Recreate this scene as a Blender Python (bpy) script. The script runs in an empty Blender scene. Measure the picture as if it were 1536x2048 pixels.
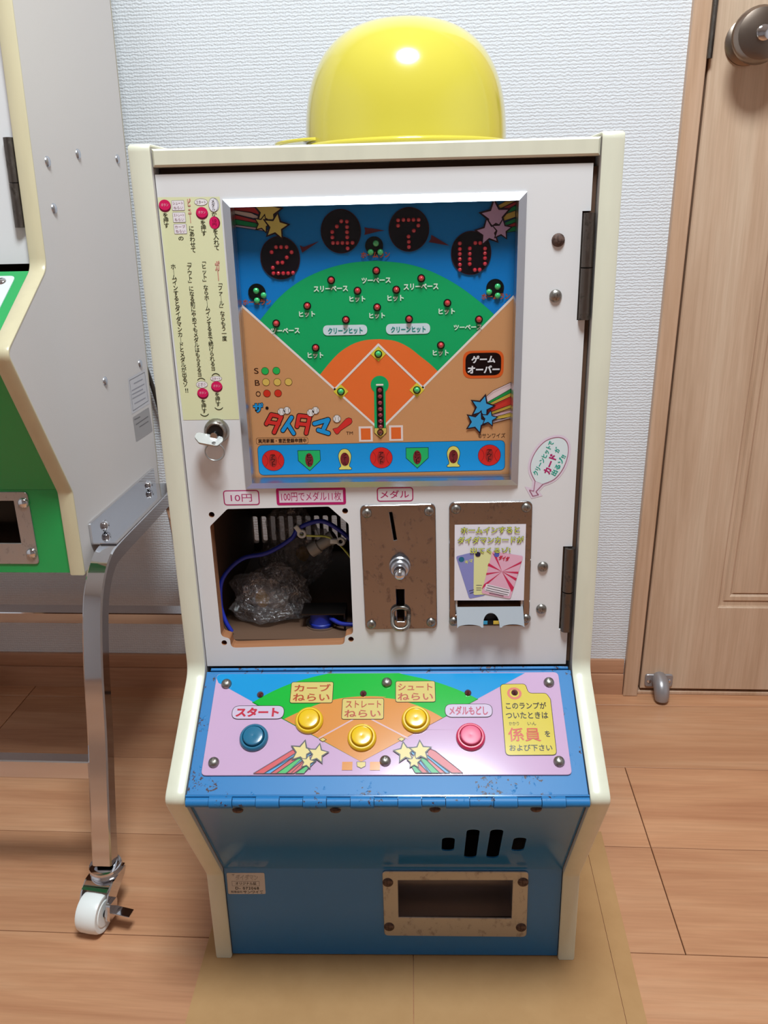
import bpy, bmesh, math, random
from mathutils import Vector, Matrix, noise
from mathutils.geometry import tessellate_polygon

random.seed(7)
SC = bpy.context.scene
COL = SC.collection

# ------------------------------------------------------------------ camera, light, exposure
cam = bpy.data.cameras.new('camera')
cam.sensor_fit = 'VERTICAL'; cam.sensor_height = 36.0; cam.lens = 29.70
cam.clip_start = 0.02
camo = bpy.data.objects.new('camera', cam)
COL.objects.link(camo)
camo.matrix_world = Matrix(((0.99931, 0.01238, 0.03502, 0.0324),
                            (0.02880, 0.33712, -0.94102, -0.8281),
                            (-0.02346, 0.94138, 0.33653, 0.9058),
                            (0, 0, 0, 1)))
SC.camera = camo
SC.view_settings.view_transform = 'Standard'
SC.view_settings.look = 'None'
SC.view_settings.gamma = 1.0
SC.view_settings.use_curve_mapping = False
SC.view_settings.exposure = 0.1
world = bpy.data.worlds.new('world'); SC.world = world
world.use_nodes = True
world.node_tree.nodes['Background'].inputs[0].default_value = (0.9, 0.95, 1.0, 1)
world.node_tree.nodes['Background'].inputs[1].default_value = 0.0    # closed room: no sky light
LAMP_POWER = 62.0            # emission strength of the ceiling lamp's diffuser
LAMP_AT = (0.12, -0.64, 2.42)
LAMP_TINT = (0.95, 1.08, 1.13, 1)

# the room (wall, floor boards, left cabinet and its stand) is turned 2.1 degrees against the middle cabinet
ROOM_AT = Vector((0, 0.653, 0)); ROOM_ROT = math.radians(-2.1)

# ------------------------------------------------------------------ materials
def lin(c):
    return tuple((x / 12.92 if x <= 0.04045 else ((x + 0.055) / 1.055) ** 2.4) for x in c)
def hexc(h):
    return lin(tuple(int(h[i:i + 2], 16) / 255 for i in (0, 2, 4)))
MATS = {}
def mat(name, col, rough=0.5, metal=0.0, spec=0.5, coat=0.0, emit=0.0, alpha=1.0, trans=0.0):
    if name in MATS: return MATS[name]
    m = bpy.data.materials.new(name); m.use_nodes = True
    b = m.node_tree.nodes['Principled BSDF']
    c = hexc(col) if isinstance(col, str) else col
    b.inputs['Base Color'].default_value = (*c, 1)
    b.inputs['Roughness'].default_value = rough
    b.inputs['Metallic'].default_value = metal
    b.inputs['Specular IOR Level'].default_value = spec
    b.inputs['Coat Weight'].default_value = coat
    b.inputs['Transmission Weight'].default_value = trans
    if emit:
        b.inputs['Emission Color'].default_value = (*c, 1); b.inputs['Emission Strength'].default_value = emit
    MATS[name] = m
    return m
def nodes(m):
    nt = m.node_tree
    return nt, nt.nodes, nt.links, nt.nodes['Principled BSDF']
def add(nt, kind, **kw):
    n = nt.nodes.new(kind)
    for k, v in kw.items(): setattr(n, k, v)
    return n
def coords(nt, scale=(1, 1, 1), rot=(0, 0, 0)):
    tc = add(nt, 'ShaderNodeTexCoord'); mp = add(nt, 'ShaderNodeMapping')
    mp.inputs['Scale'].default_value = scale; mp.inputs['Rotation'].default_value = rot
    nt.links.new(tc.outputs['Object'], mp.inputs['Vector'])
    return mp.outputs['Vector']
def bump(m, height, strength=0.2, dist=0.001):
    nt, N, L, b = nodes(m)
    bp = add(nt, 'ShaderNodeBump'); bp.inputs['Strength'].default_value = strength; bp.inputs['Distance'].default_value = dist
    L.new(height, bp.inputs['Height']); L.new(bp.outputs['Normal'], b.inputs['Normal'])
def noise_tex(nt, vec, scale, detail=4, rough=0.5, dist=0.0):
    n = add(nt, 'ShaderNodeTexNoise'); n.inputs['Scale'].default_value = scale; n.inputs['Detail'].default_value = detail
    n.inputs['Roughness'].default_value = rough; n.inputs['Distortion'].default_value = dist
    nt.links.new(vec, n.inputs['Vector'])
    return n.outputs['Fac']
def ramp(nt, fac, stops):
    r = add(nt, 'ShaderNodeValToRGB')
    e = r.color_ramp.elements
    while len(e) < len(stops): e.new(0.5)
    for i, (p, c) in enumerate(stops):
        e[i].position = p; e[i].color = (*(hexc(c) if isinstance(c, str) else c), 1)
    nt.links.new(fac, r.inputs['Fac'])
    return r.outputs['Color']
def mixc(nt, fac, a, b_, mode='MIX'):
    n = add(nt, 'ShaderNodeMix', data_type='RGBA', blend_type=mode)
    if isinstance(fac, float): n.inputs[0].default_value = fac
    else: nt.links.new(fac, n.inputs[0])
    for i, v in ((6, a), (7, b_)):
        if isinstance(v, (tuple, str)): n.inputs[i].default_value = (*(hexc(v) if isinstance(v, str) else v), 1)
        else: nt.links.new(v, n.inputs[i])
    return n.outputs[2]
def math_n(nt, op, a, b_=None):
    n = add(nt, 'ShaderNodeMath', operation=op)
    for i, v in ((0, a), (1, b_)):
        if v is None: continue
        if isinstance(v, (int, float)): n.inputs[i].default_value = v
        else: nt.links.new(v, n.inputs[i])
    return n.outputs[0]

def wood_mat(name, c0, c1, c2, axis='x', rough=0.35, fine=1.0, plank=False, coat=0.0):
    m = mat(name, c1, rough, coat=coat)
    nt, N, L, b = nodes(m)
    s = {'x': (0.9, 9, 9), 'z': (9, 9, 0.9)}[axis]
    s2 = {'x': (5, 160, 160), 'z': (160, 160, 5)}[axis]
    tc = add(nt, 'ShaderNodeTexCoord'); oi = add(nt, 'ShaderNodeObjectInfo')
    off = add(nt, 'ShaderNodeVectorMath', operation='ADD')
    L.new(tc.outputs['Object'], off.inputs[0])
    if plank:
        mul = math_n(nt, 'MULTIPLY', oi.outputs['Random'], 13.0)
        cb = add(nt, 'ShaderNodeCombineXYZ')
        for i in range(3): L.new(mul, cb.inputs[i])
        L.new(cb.outputs[0], off.inputs[1])
    def mp(sc):
        p = add(nt, 'ShaderNodeMapping'); p.inputs['Scale'].default_value = sc
        L.new(off.outputs[0], p.inputs['Vector']); return p.outputs['Vector']
    big = noise_tex(nt, mp(s), 1.7 * fine, 5, 0.62, 0.7)
    fn = noise_tex(nt, mp(s2), 1.2 * fine, 3, 0.6)
    col = ramp(nt, big, [(0.30, c0), (0.5, c1), (0.72, c2)])
    grain = ramp(nt, fn, [(0.35, (0.80, 0.76, 0.72)), (0.62, (1, 1, 1))])
    col = mixc(nt, 0.55, col, grain, 'MULTIPLY')
    if plank:
        v = math_n(nt, 'ADD', math_n(nt, 'MULTIPLY', oi.outputs['Random'], 0.16), 0.90)
        cv = add(nt, 'ShaderNodeCombineColor')
        for i in range(3): L.new(v, cv.inputs[i])
        col = mixc(nt, 1.0, col, cv.outputs[0], 'MULTIPLY')
    L.new(col, b.inputs['Base Color'])
    bump(m, fn, 0.05, 0.0004)
    return m
M_FLOOR = wood_mat('floor_wood', 'B97F5C', 'CB936D', 'D6A37E', 'x', 0.34, plank=True)
M_BASEB = wood_mat('baseboard_wood', 'B5805F', 'C4906F', 'CB9B7B', 'x', 0.42)
M_DOOR = wood_mat('door_wood', 'C3A084', 'D0AF94', 'D9BCA2', 'z', 0.45)
M_CASING = wood_mat('casing_wood', 'C09878', 'CDA78A', 'D4B196', 'z', 0.45)
M_MDF = wood_mat('raw_board_edge', '7A4A2C', '9A6440', 'AD7550', 'x', 0.8)

def wallpaper():
    m = mat('woven_wallpaper', 'E2E2E6', 0.85, spec=0.2)
    nt, N, L, b = nodes(m)
    v = coords(nt, (1, 1, 1))
    w = add(nt, 'ShaderNodeTexWave', wave_type='BANDS', bands_direction='Z')
    w.inputs['Scale'].default_value = 62; w.inputs['Distortion'].default_value = 4.2
    w.inputs['Detail'].default_value = 3; w.inputs['Detail Scale'].default_value = 2.5
    L.new(v, w.inputs['Vector'])
    w2 = add(nt, 'ShaderNodeTexWave', wave_type='BANDS', bands_direction='X')
    w2.inputs['Scale'].default_value = 68; w2.inputs['Distortion'].default_value = 5
    w2.inputs['Detail'].default_value = 2; w2.inputs['Detail Scale'].default_value = 3
    L.new(v, w2.inputs['Vector'])
    n1 = noise_tex(nt, coords(nt, (240, 240, 420)), 1.0, 2)
    h = math_n(nt, 'ADD', math_n(nt, 'MULTIPLY', w.outputs['Fac'], 0.9), math_n(nt, 'MULTIPLY', w2.outputs['Fac'], 0.35))
    h = math_n(nt, 'ADD', h, math_n(nt, 'MULTIPLY', n1, 1.3))
    bump(m, h, 0.55, 0.0010)
    return m
M_WALL = wallpaper()
M_CEIL = mat('ceiling_paper', 'E4E4E2', 0.9)

def worn_blue():
    m = mat('worn_blue_enamel', '2470AA', 0.45, spec=0.35)
    nt, N, L, b = nodes(m)
    v = coords(nt, (1, 1, 1))
    big = noise_tex(nt, v, 26, 3, 0.6)
    sm = noise_tex(nt, v, 210, 5, 0.7)
    f = math_n(nt, 'MULTIPLY', math_n(nt, 'GREATER_THAN', big, 0.575), math_n(nt, 'GREATER_THAN', sm, 0.565))
    L.new(mixc(nt, f, '2470AA', '3C2226'), b.inputs['Base Color'])
    bl = ramp(nt, noise_tex(nt, v, 150, 3, 0.6), [(0.60, (0, 0, 0)), (0.68, (1, 1, 1))])
    area = ramp(nt, big, [(0.52, (0, 0, 0)), (0.6, (1, 1, 1))])
    bump(m, mixc(nt, 1.0, bl, area, 'MULTIPLY'), 0.5, 0.0012)
    return m
M_BLUE = worn_blue()
M_BLUE2 = mat('blue_enamel', '2470AA', 0.14, coat=0.35)
M_GREEN = mat('green_enamel', '18A052', 0.22, coat=0.3)
def cream_mat(name, c, r=0.3):
    m = mat(name, c, r)
    nt, N, L, b = nodes(m)
    n = noise_tex(nt, coords(nt, (60, 60, 14)), 1.0, 4)
    L.new(ramp(nt, n, [(0.2, tuple(x * 0.93 for x in hexc(c))), (0.6, c)]), b.inputs['Base Color'])
    return m
M_TRIM = cream_mat('cream_edge_trim', 'D9D4BF')
M_TRIM2 = cream_mat('yellowed_edge_trim', 'D2C4A2')
M_SIDE = mat('pale_grey_laminate', 'CFC8C4', 0.5)
nt, _, L_, b_ = nodes(M_SIDE)
bump(M_SIDE, noise_tex(nt, coords(nt, (500, 500, 900)), 1.0, 2), 0.12, 0.0006)
M_WHITE = mat('white_laminate', 'DEDADA', 0.34)
nt, _, L_, b_ = nodes(M_WHITE)
L_.new(ramp(nt, noise_tex(nt, coords(nt, (40, 40, 40)), 1.0, 6, 0.75), [(0.70, 'DEDADA'), (0.80, 'C9C3C0')]), b_.inputs['Base Color'])
M_CHROME = mat('chrome', 'D8D8DC', 0.07, 1.0)
M_ALU = mat('brushed_aluminium', 'C3C5CC', 0.3, 1.0)
def steel(name, c0, c1, r):
    m = mat(name, c0, r, 1.0)
    nt, N, L, b = nodes(m)
    n = noise_tex(nt, coords(nt, (90, 90, 60)), 1.0, 6, 0.72)
    L.new(ramp(nt, n, [(0.55, c0), (0.66, c1)]), b.inputs['Base Color'])
    L.new(ramp(nt, n, [(0.5, (r, r, r)), (0.7, (r + 0.35,) * 3)]), b.inputs['Roughness'])
    return m
M_STEEL = steel('stained_stainless', '928D8E', '7E716B', 0.13)
M_STEEL2 = steel('satin_stainless', 'B4ACA8', '9A8E86', 0.32)
for _m in (M_STEEL2,): _m.node_tree.nodes['Principled BSDF'].inputs['Metallic'].default_value = 0.7
M_BOLT = steel('dull_bolt_steel', '9A958F', '54463E', 0.32)
M_RUST = mat('rusty_bolt', '4E342C', 0.65, 0.35)
nt, _, L_, b_ = nodes(M_RUST)
L_.new(ramp(nt, noise_tex(nt, coords(nt, (300, 300, 300)), 1.0, 4), [(0.35, '3B2620'), (0.65, '6E564C')]), b_.inputs['Base Color'])
M_HINGE = steel('dark_hinge_steel', '6A625C', '4A423C', 0.4)
M_DARKIN = mat('brown_inner_board', '5E4230', 0.8)
M_DARKMET = mat('dark_metal', '35302F', 0.3, 0.8)
M_YEL = mat('yellow_helmet_plastic', 'CDBC44', 0.16, coat=0.5)
M_NYLON = mat('white_nylon', 'EDEDEA', 0.35)
M_CARD = mat('brown_cardboard', 'B68C5E', 0.85, spec=0.2)
nt, _, L_, b_ = nodes(M_CARD)
L_.new(ramp(nt, noise_tex(nt, coords(nt, (9, 9, 9)), 1.0, 5, 0.7), [(0.3, 'AE8458'), (0.7, 'B98F62')]), b_.inputs['Base Color'])
M_KNOB = mat('satin_door_knob', '8A7B70', 0.3, 1.0)
M_STOP = mat('grey_door_stop', 'A09A9C', 0.35, 0.5)
M_LEDR = mat('red_led_lens', 'C81C30', 0.08, spec=0.8, coat=1.0)
M_LEDG = mat('green_led_lens', '35B868', 0.1, spec=0.8, coat=1.0)
M_LEDD = mat('dark_red_lens', '4A1216', 0.1, coat=1.0)
def flat_m(h, rough=0.35, coat=0.0, density=None):
    if density: return mat('ink_' + h, tuple(x * density for x in hexc(h)), rough, coat=coat)
    return mat('print_' + h, h, rough, coat=coat, spec=0.2)
# thin clear pane: mostly see-through with a fresnel reflection
def clear_mat(name, tint=(1, 1, 1), gl=1.0, rough=0.02):
    m = bpy.data.materials.new(name); m.use_nodes = True
    nt = m.node_tree; nt.nodes.remove(nt.nodes['Principled BSDF'])
    out = nt.nodes['Material Output']
    tr = add(nt, 'ShaderNodeBsdfTransparent'); tr.inputs[0].default_value = (*tint, 1)
    g = add(nt, 'ShaderNodeBsdfGlossy'); g.inputs['Roughness'].default_value = rough
    fr = add(nt, 'ShaderNodeFresnel'); ge = add(nt, 'ShaderNodeNewGeometry')
    # same reflectance on both faces of the thin pane
    nt.links.new(math_n(nt, 'SUBTRACT', 1.45, math_n(nt, 'MULTIPLY', ge.outputs['Backfacing'], 1.45 - 1 / 1.45)), fr.inputs['IOR'])
    mx = add(nt, 'ShaderNodeMixShader')
    nt.links.new(math_n(nt, 'MULTIPLY', fr.outputs[0], gl), mx.inputs[0])
    nt.links.new(tr.outputs[0], mx.inputs[1]); nt.links.new(g.outputs[0], mx.inputs[2])
    nt.links.new(mx.outputs[0], out.inputs['Surface'])
    return m
M_GLASS = clear_mat('clear_glass', (0.98, 0.99, 0.985), 0.3)
def film_mat():
    m = bpy.data.materials.new('crumpled_clear_film'); m.use_nodes = True
    nt = m.node_tree; nt.nodes.remove(nt.nodes['Principled BSDF'])
    out = nt.nodes['Material Output']
    tr = add(nt, 'ShaderNodeBsdfTransparent')
    g = add(nt, 'ShaderNodeBsdfGlossy'); g.inputs['Roughness'].default_value = 0.12
    d = add(nt, 'ShaderNodeBsdfTranslucent'); d.inputs[0].default_value = (0.85, 0.88, 0.95, 1)
    d2 = add(nt, 'ShaderNodeBsdfDiffuse'); d2.inputs[0].default_value = (0.85, 0.86, 0.95, 1)
    bp = add(nt, 'ShaderNodeBump'); bp.inputs['Strength'].default_value = 1.0; bp.inputs['Distance'].default_value = 0.010
    nt.links.new(noise_tex(nt, coords(nt, (90, 90, 90)), 1.0, 4, 0.6, 1.5), bp.inputs['Height'])
    for n in (g, d, d2): nt.links.new(bp.outputs[0], n.inputs['Normal'])
    m0 = add(nt, 'ShaderNodeMixShader'); m0.inputs[0].default_value = 0.5
    nt.links.new(d.outputs[0], m0.inputs[1]); nt.links.new(d2.outputs[0], m0.inputs[2])
    m1 = add(nt, 'ShaderNodeMixShader'); m1.inputs[0].default_value = 0.20
    nt.links.new(tr.outputs[0], m1.inputs[1]); nt.links.new(m0.outputs[0], m1.inputs[2])
    m2 = add(nt, 'ShaderNodeMixShader'); m2.inputs[0].default_value = 0.34
    nt.links.new(m1.outputs[0], m2.inputs[1]); nt.links.new(g.outputs[0], m2.inputs[2])
    nt.links.new(m2.outputs[0], out.inputs['Surface'])
    return m
M_FILM = film_mat()

# ------------------------------------------------------------------ mesh helpers: each returns (verts, faces[, material ids])
def join(*ms):
    V, F, I = [], [], []
    for m in ms:
        o = len(V); V += [tuple(v) for v in m[0]]
        F += [tuple(i + o for i in f) for f in m[1]]
        I += list(m[2]) if len(m) > 2 else [0] * len(m[1])
    return V, F, I
def xf(m, M):
    return ([tuple(M @ Vector(v)) for v in m[0]],) + tuple(m[1:])
def move(m, d):
    return ([(v[0] + d[0], v[1] + d[1], v[2] + d[2]) for v in m[0]],) + tuple(m[1:])
def setid(m, i):
    return m[0], m[1], [i] * len(m[1])
def area2(p):
    return sum(p[i][0] * p[(i + 1) % len(p)][1] - p[(i + 1) % len(p)][0] * p[i][1] for i in range(len(p)))
def ccw(p):
    return list(p) if area2(p) > 0 else list(p)[::-1]
def offset(p, d):
    """shrink a counter-clockwise polygon by d"""
    n = len(p); out = []
    for i in range(n):
        a, b, c = Vector(p[i - 1]), Vector(p[i]), Vector(p[(i + 1) % n])
        e1, e2 = (b - a), (c - b)
        if e1.length < 1e-9 or e2.length < 1e-9: out.append(tuple(b)); continue
        e1.normalize(); e2.normalize()
        n1, n2 = Vector((-e1.y, e1.x)), Vector((-e2.y, e2.x))
        k = n1 + n2
        k = k / max(0.25, k.length_squared / 2)
        out.append((b.x + k.x * d, b.y + k.y * d))
    return out
def fillet(p, r, n=4):
    """round the corners of a polygon; r a number or one per corner"""
    out = []; N = len(p)
    for i in range(N):
        ri = r[i] if isinstance(r, (list, tuple)) else r
        a, b, c = Vector(p[i - 1]), Vector(p[i]), Vector(p[(i + 1) % N])
        u, w = (a - b), (c - b)
        if ri <= 0 or u.length < 1e-9 or w.length < 1e-9: out.append(tuple(b)); continue
        ang = u.angle(w)
        t = min(ri / max(1e-6, math.tan(ang / 2)), u.length * 0.49, w.length * 0.49)
        p0, p1 = b + u.normalized() * t, b + w.normalized() * t
        for k in range(n + 1):
            s = k / n
            q = p0 * (1 - s) ** 2 + b * 2 * s * (1 - s) + p1 * s * s
            out.append((q.x, q.y))
    return out
def rect(x0, y0, x1, y1, r=0.0, n=4):
    p = [(x0, y0), (x1, y0), (x1, y1), (x0, y1)]
    return fillet(ccw(p), r, n) if r else ccw(p)
def ell(cx, cy, rx, ry=None, n=28, a0=0.0):
    ry = rx if ry is None else ry
    return [(cx + rx * math.cos(a0 + 2 * math.pi * i / n), cy + ry * math.sin(a0 + 2 * math.pi * i / n)) for i in range(n)]
def spline(p, n=6, closed=False):
    out = []; N = len(p); P = [Vector(q) for q in p]
    rng = range(N) if closed else range(N - 1)
    for i in rng:
        g = (lambda k: P[k % N]) if closed else (lambda k: P[min(max(k, 0), N - 1)])
        a, b, c, d = g(i - 1), g(i), g(i + 1), g(i + 2)
        for k in range(n):
            t = k / n
            q = 0.5 * ((2 * b) + (c - a) * t + (2 * a - 5 * b + 4 * c - d) * t * t + (3 * b - a - 3 * c + d) * t ** 3)
            out.append(tuple(q))
    if not closed: out.append(tuple(P[-1]))
    return out
def fill2(outer, holes=()):
    loops = [ccw(outer)] + [ccw(h)[::-1] for h in holes]
    pts = [q for l in loops for q in l]
    tris = tessellate_polygon([[Vector((q[0], q[1], 0)) for q in l] for l in loops])
    T = []
    for t in tris:
        a, b, c = (pts[i] for i in t)
        s = (b[0] - a[0]) * (c[1] - a[1]) - (c[0] - a[0]) * (b[1] - a[1])
        if abs(s) < 1e-14: continue
        T.append(tuple(t) if s > 0 else (t[0], t[2], t[1]))
    return loops, pts, T
# plates live in (x, y, z) with the outline in x-z and the visible face looking to -y
def plate(outer, y0, y1, holes=(), bev=0.0, mids=(0, 0, 0)):
    """front face at y0, back at y1 (y1 > y0); mids = material of front, outer rim, hole rims"""
    loops, pts, T = fill2(outer, holes)
    V, F, I = [], [], []
    if bev:
        fl = [offset(l, bev) for l in loops]
    else: fl = loops
    fp = [q for l in fl for q in l]
    n = len(pts)
    V += [(q[0], y0, q[1]) for q in fp]                          # front
    V += [(q[0], y1, q[1]) for q in pts]                         # back
    if bev: V += [(q[0], y0 + bev, q[1]) for q in pts]
    for t in T:
        F.append(t); I.append(mids[0]); F.append((t[2] + n, t[1] + n, t[0] + n)); I.append(mids[1])
    o = 0
    for li, l in enumerate(loops):
        k = len(l)
        for i in range(k):
            a, b = o + i, o + (i + 1) % k
            mi = mids[1] if li == 0 else mids[2]
            if bev:
                F.append((b, a, a + 2 * n, b + 2 * n)); F.append((b + 2 * n, a + 2 * n, a + n, b + n)); I += [mids[0], mi]
            else:
                F.append((b, a, a + n, b + n)); I.append(mi)
        o += k
    return V, F, I
def flat(outer, y, holes=()):
    loops, pts, T = fill2(outer, holes)
    return [(q[0], y, q[1]) for q in pts], T, [0] * len(T)
def side_prism(profile, x0, x1, bev=0.0):
    """closed (y, z) profile swept along x"""
    p = ccw(profile); n = len(p)
    rows = [(x0, offset(p, bev)), (x0 + bev, p), (x1 - bev, p), (x1, offset(p, bev))] if bev else [(x0, p), (x1, p)]
    V = [(x, q[0], q[1]) for x, r in rows for q in r]; F = []
    for k in range(len(rows) - 1):
        for i in range(n):
            j = (i + 1) % n
            F.append((k * n + i, (k + 1) * n + i, (k + 1) * n + j, k * n + j)[::-1])
    _, pts, T = fill2(p)
    e = (len(rows) - 1) * n
    for t in T: F.append((t[0], t[2], t[1])); F.append(tuple(i + e for i in t))
    return V, F, [0] * len(F)
def box(x0, y0, z0, x1, y1, z1, bev=0.0):
    return plate(rect(x0, z0, x1, z1), y0, y1, bev=bev)
def lathe(prof, seg=24, cap=True):
    """(r, h) profile turned about z"""
    V, F = [], []
    for r, h in prof:
        for i in range(seg):
            a = 2 * math.pi * i / seg
            V.append((r * math.cos(a), r * math.sin(a), h))
    for k in range(len(prof) - 1):
        for i in range(seg):
            j = (i + 1) % seg
            F.append((k * seg + i, k * seg + j, (k + 1) * seg + j, (k + 1) * seg + i))
    if cap:
        if prof[0][0] > 1e-6: F.append(tuple(range(seg))[::-1])
        if prof[-1][0] > 1e-6: F.append(tuple(range((len(prof) - 1) * seg, len(prof) * seg)))
    return V, F, [0] * len(F)
TO_FRONT = Matrix.Rotation(math.pi / 2, 4, 'X')        # lathe axis z -> -y (towards the viewer)
TO_SIDE = Matrix.Rotation(math.pi / 2, 4, 'Y')         # z -> +x
def tube(path, r, seg=10, closed=False, cap=True):
    P = [Vector(p) for p in path]; N = len(P); V, F = [], []
    up = None; rr = r if isinstance(r, (list, tuple)) else [r] * N
    for i in range(N):
        if closed: d = P[(i + 1) % N] - P[i - 1]
        else: d = P[min(i + 1, N - 1)] - P[max(i - 1, 0)]
        d.normalize()
        if up is None:
            up = Vector((0, 0, 1)) if abs(d.z) < 0.9 else Vector((1, 0, 0))
        s = d.cross(up).normalized(); up = s.cross(d).normalized()
        for k in range(seg):
            a = 2 * math.pi * k / seg
            V.append(tuple(P[i] + (s * math.cos(a) + up * math.sin(a)) * rr[i]))
    R = N if closed else N - 1
    for i in range(R):
        for k in range(seg):
            a, b = i * seg + k, i * seg + (k + 1) % seg
            c, d_ = ((i + 1) % N) * seg + (k + 1) % seg, ((i + 1) % N) * seg + k
            F.append((a, b, c, d_))
    if cap and not closed:
        F.append(tuple(range(seg))[::-1]); F.append(tuple(range((N - 1) * seg, N * seg)))
    return V, F, [0] * len(F)
def sq_tube(path, x0, x1, h, ch=0.002):
    """square tube following a (y, z) path, from x0 to x1, h thick in the path's plane"""
    P = [Vector(p) for p in path]; N = len(P); V, F = [], []
    sec = [(x0 + ch, -h / 2), (x1 - ch, -h / 2), (x1, -h / 2 + ch), (x1, h / 2 - ch), (x1 - ch, h / 2), (x0 + ch, h / 2), (x0, h / 2 - ch), (x0, -h / 2 + ch)]
    for i in range(N):
        d = (P[min(i + 1, N - 1)] - P[max(i - 1, 0)]).normalized(); n = Vector((-d.y, d.x))
        for x, o in sec:
            q = P[i] + n * o; V.append((x, q.x, q.y))
    k = len(sec)
    for i in range(N - 1):
        for j in range(k):
            F.append((i * k + j, i * k + (j + 1) % k, (i + 1) * k + (j + 1) % k, (i + 1) * k + j))
    F.append(tuple(range(k))[::-1]); F.append(tuple(range((N - 1) * k, N * k)))
    return V, F, [0] * len(F)
def cap_stroke(path, w, n=8):
    """round-ended thick stroke as outline polygons (list of polygons)"""
    out = []
    for i in range(len(path) - 1):
        a, b = Vector(path[i]), Vector(path[i + 1]); d = b - a
        t = math.atan2(d.y, d.x); P = []
        for k in range(n + 1):
            g = t + math.pi / 2 + math.pi * k / n; P.append((a.x + w * math.cos(g), a.y + w * math.sin(g)))
        for k in range(n + 1):
            g = t - math.pi / 2 + math.pi * k / n; P.append((b.x + w * math.cos(g), b.y + w * math.sin(g)))
        out.append(P)
    return out
def line_strip(path, w, closed=False):
    """thin line as a band of quads; returns list of polygons"""
    P = [Vector(p) for p in path]
    if closed: P.append(P[0])
    out = []
    for a, b in zip(P[:-1], P[1:]):
        d = b - a
        if d.length < 1e-7: continue
        d.normalize(); n = Vector((-d.y, d.x)) * w / 2; e = d * w * 0.35
        out.append([tuple(a - e - n), tuple(b + e - n), tuple(b + e + n), tuple(a - e + n)])
    return out
def star(cx, cy, r, rot=0.0, k=0.45):
    return [(cx + (r if i % 2 == 0 else r * k) * math.sin(rot + math.pi * i / 5), cy + (r if i % 2 == 0 else r * k) * math.cos(rot + math.pi * i / 5)) for i in range(10)]

# ------------------------------------------------------------------ objects
def mk_mesh(name, m, mats, smooth=35):
    me = bpy.data.meshes.new(name)
    me.from_pydata([tuple(v) for v in m[0]], [], [f for f in m[1]])
    for mm in (mats if isinstance(mats, (list, tuple)) else [mats]): me.materials.append(mm)
    if len(m) > 2 and any(m[2]): me.polygons.foreach_set('material_index', m[2])
    if smooth:
        me.polygons.foreach_set('use_smooth', [True] * len(me.polygons))
        me.set_sharp_from_angle(angle=math.radians(smooth))
    me.update()
    return me
def put(name, me, parent=None, loc=(0, 0, 0), rot=(0, 0, 0), scale=None):
    o = bpy.data.objects.new(name, me); COL.objects.link(o)
    o.location = loc; o.rotation_euler = rot
    if scale: o.scale = scale
    if parent is not None: o.parent = parent
    return o
def part(name, m, mats, parent, smooth=35, label=None):
    """mesh given in the coordinates of its root (see root()); parented"""
    r = parent
    while r.parent is not None: r = r.parent
    org = r.get('_o', (0, 0, 0))
    o = put(name, mk_mesh(name, move(m, (-org[0], -org[1], -org[2])), mats, smooth), parent)
    if label: o['label'] = label
    return o
def copy_at(name, me, parent, pos, rot=(0, 0, 0), scale=None):
    r = parent
    while r.parent is not None: r = r.parent
    org = r.get('_o', (0, 0, 0))
    return put(name, me, parent, (pos[0] - org[0], pos[1] - org[1], pos[2] - org[2]), rot, scale)
ROOTS = []
def tag(o, label=None, cat=None, group=None, kind=None):
    if label: o['label'] = label
    if cat: o['category'] = cat
    if group: o['group'] = group
    if kind: o['kind'] = kind
    return o
def root(name, base, label, cat, room=False, group=None):
    """Empty at the base of a thing; base in the thing's own frame (room=True: the turned room frame)"""
    o = bpy.data.objects.new(name, None); COL.objects.link(o); o.empty_display_size = 0.05
    o['_o'] = tuple(base)
    if room:
        o.location = ROOM_AT + Matrix.Rotation(ROOM_ROT, 4, 'Z') @ Vector(base); o.rotation_euler = (0, 0, ROOM_ROT)
    else: o.location = base
    ROOTS.append(o)
    return tag(o, label, cat, group)
def room_obj(name, m, mats, kind='structure', smooth=35):
    o = put(name, mk_mesh(name, m, mats, smooth)); o.location = ROOM_AT; o.rotation_euler = (0, 0, ROOM_ROT)
    if kind: o['kind'] = kind
    return o
def single(name, m, mats, label, cat, group=None, room=False, smooth=35):
    """a thing that is one mesh; its origin goes to the middle of its base"""
    xs = [v[0] for v in m[0]]; ys = [v[1] for v in m[0]]; zs = [v[2] for v in m[0]]
    b = ((min(xs) + max(xs)) / 2, (min(ys) + max(ys)) / 2, min(zs))
    o = put(name, mk_mesh(name, move(m, (-b[0], -b[1], -b[2])), mats, smooth))
    if room:
        o.location = ROOM_AT + Matrix.Rotation(ROOM_ROT, 4, 'Z') @ Vector(b); o.rotation_euler = (0, 0, ROOM_ROT)
    else: o.location = b
    return tag(o, label, cat, group)

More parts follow.
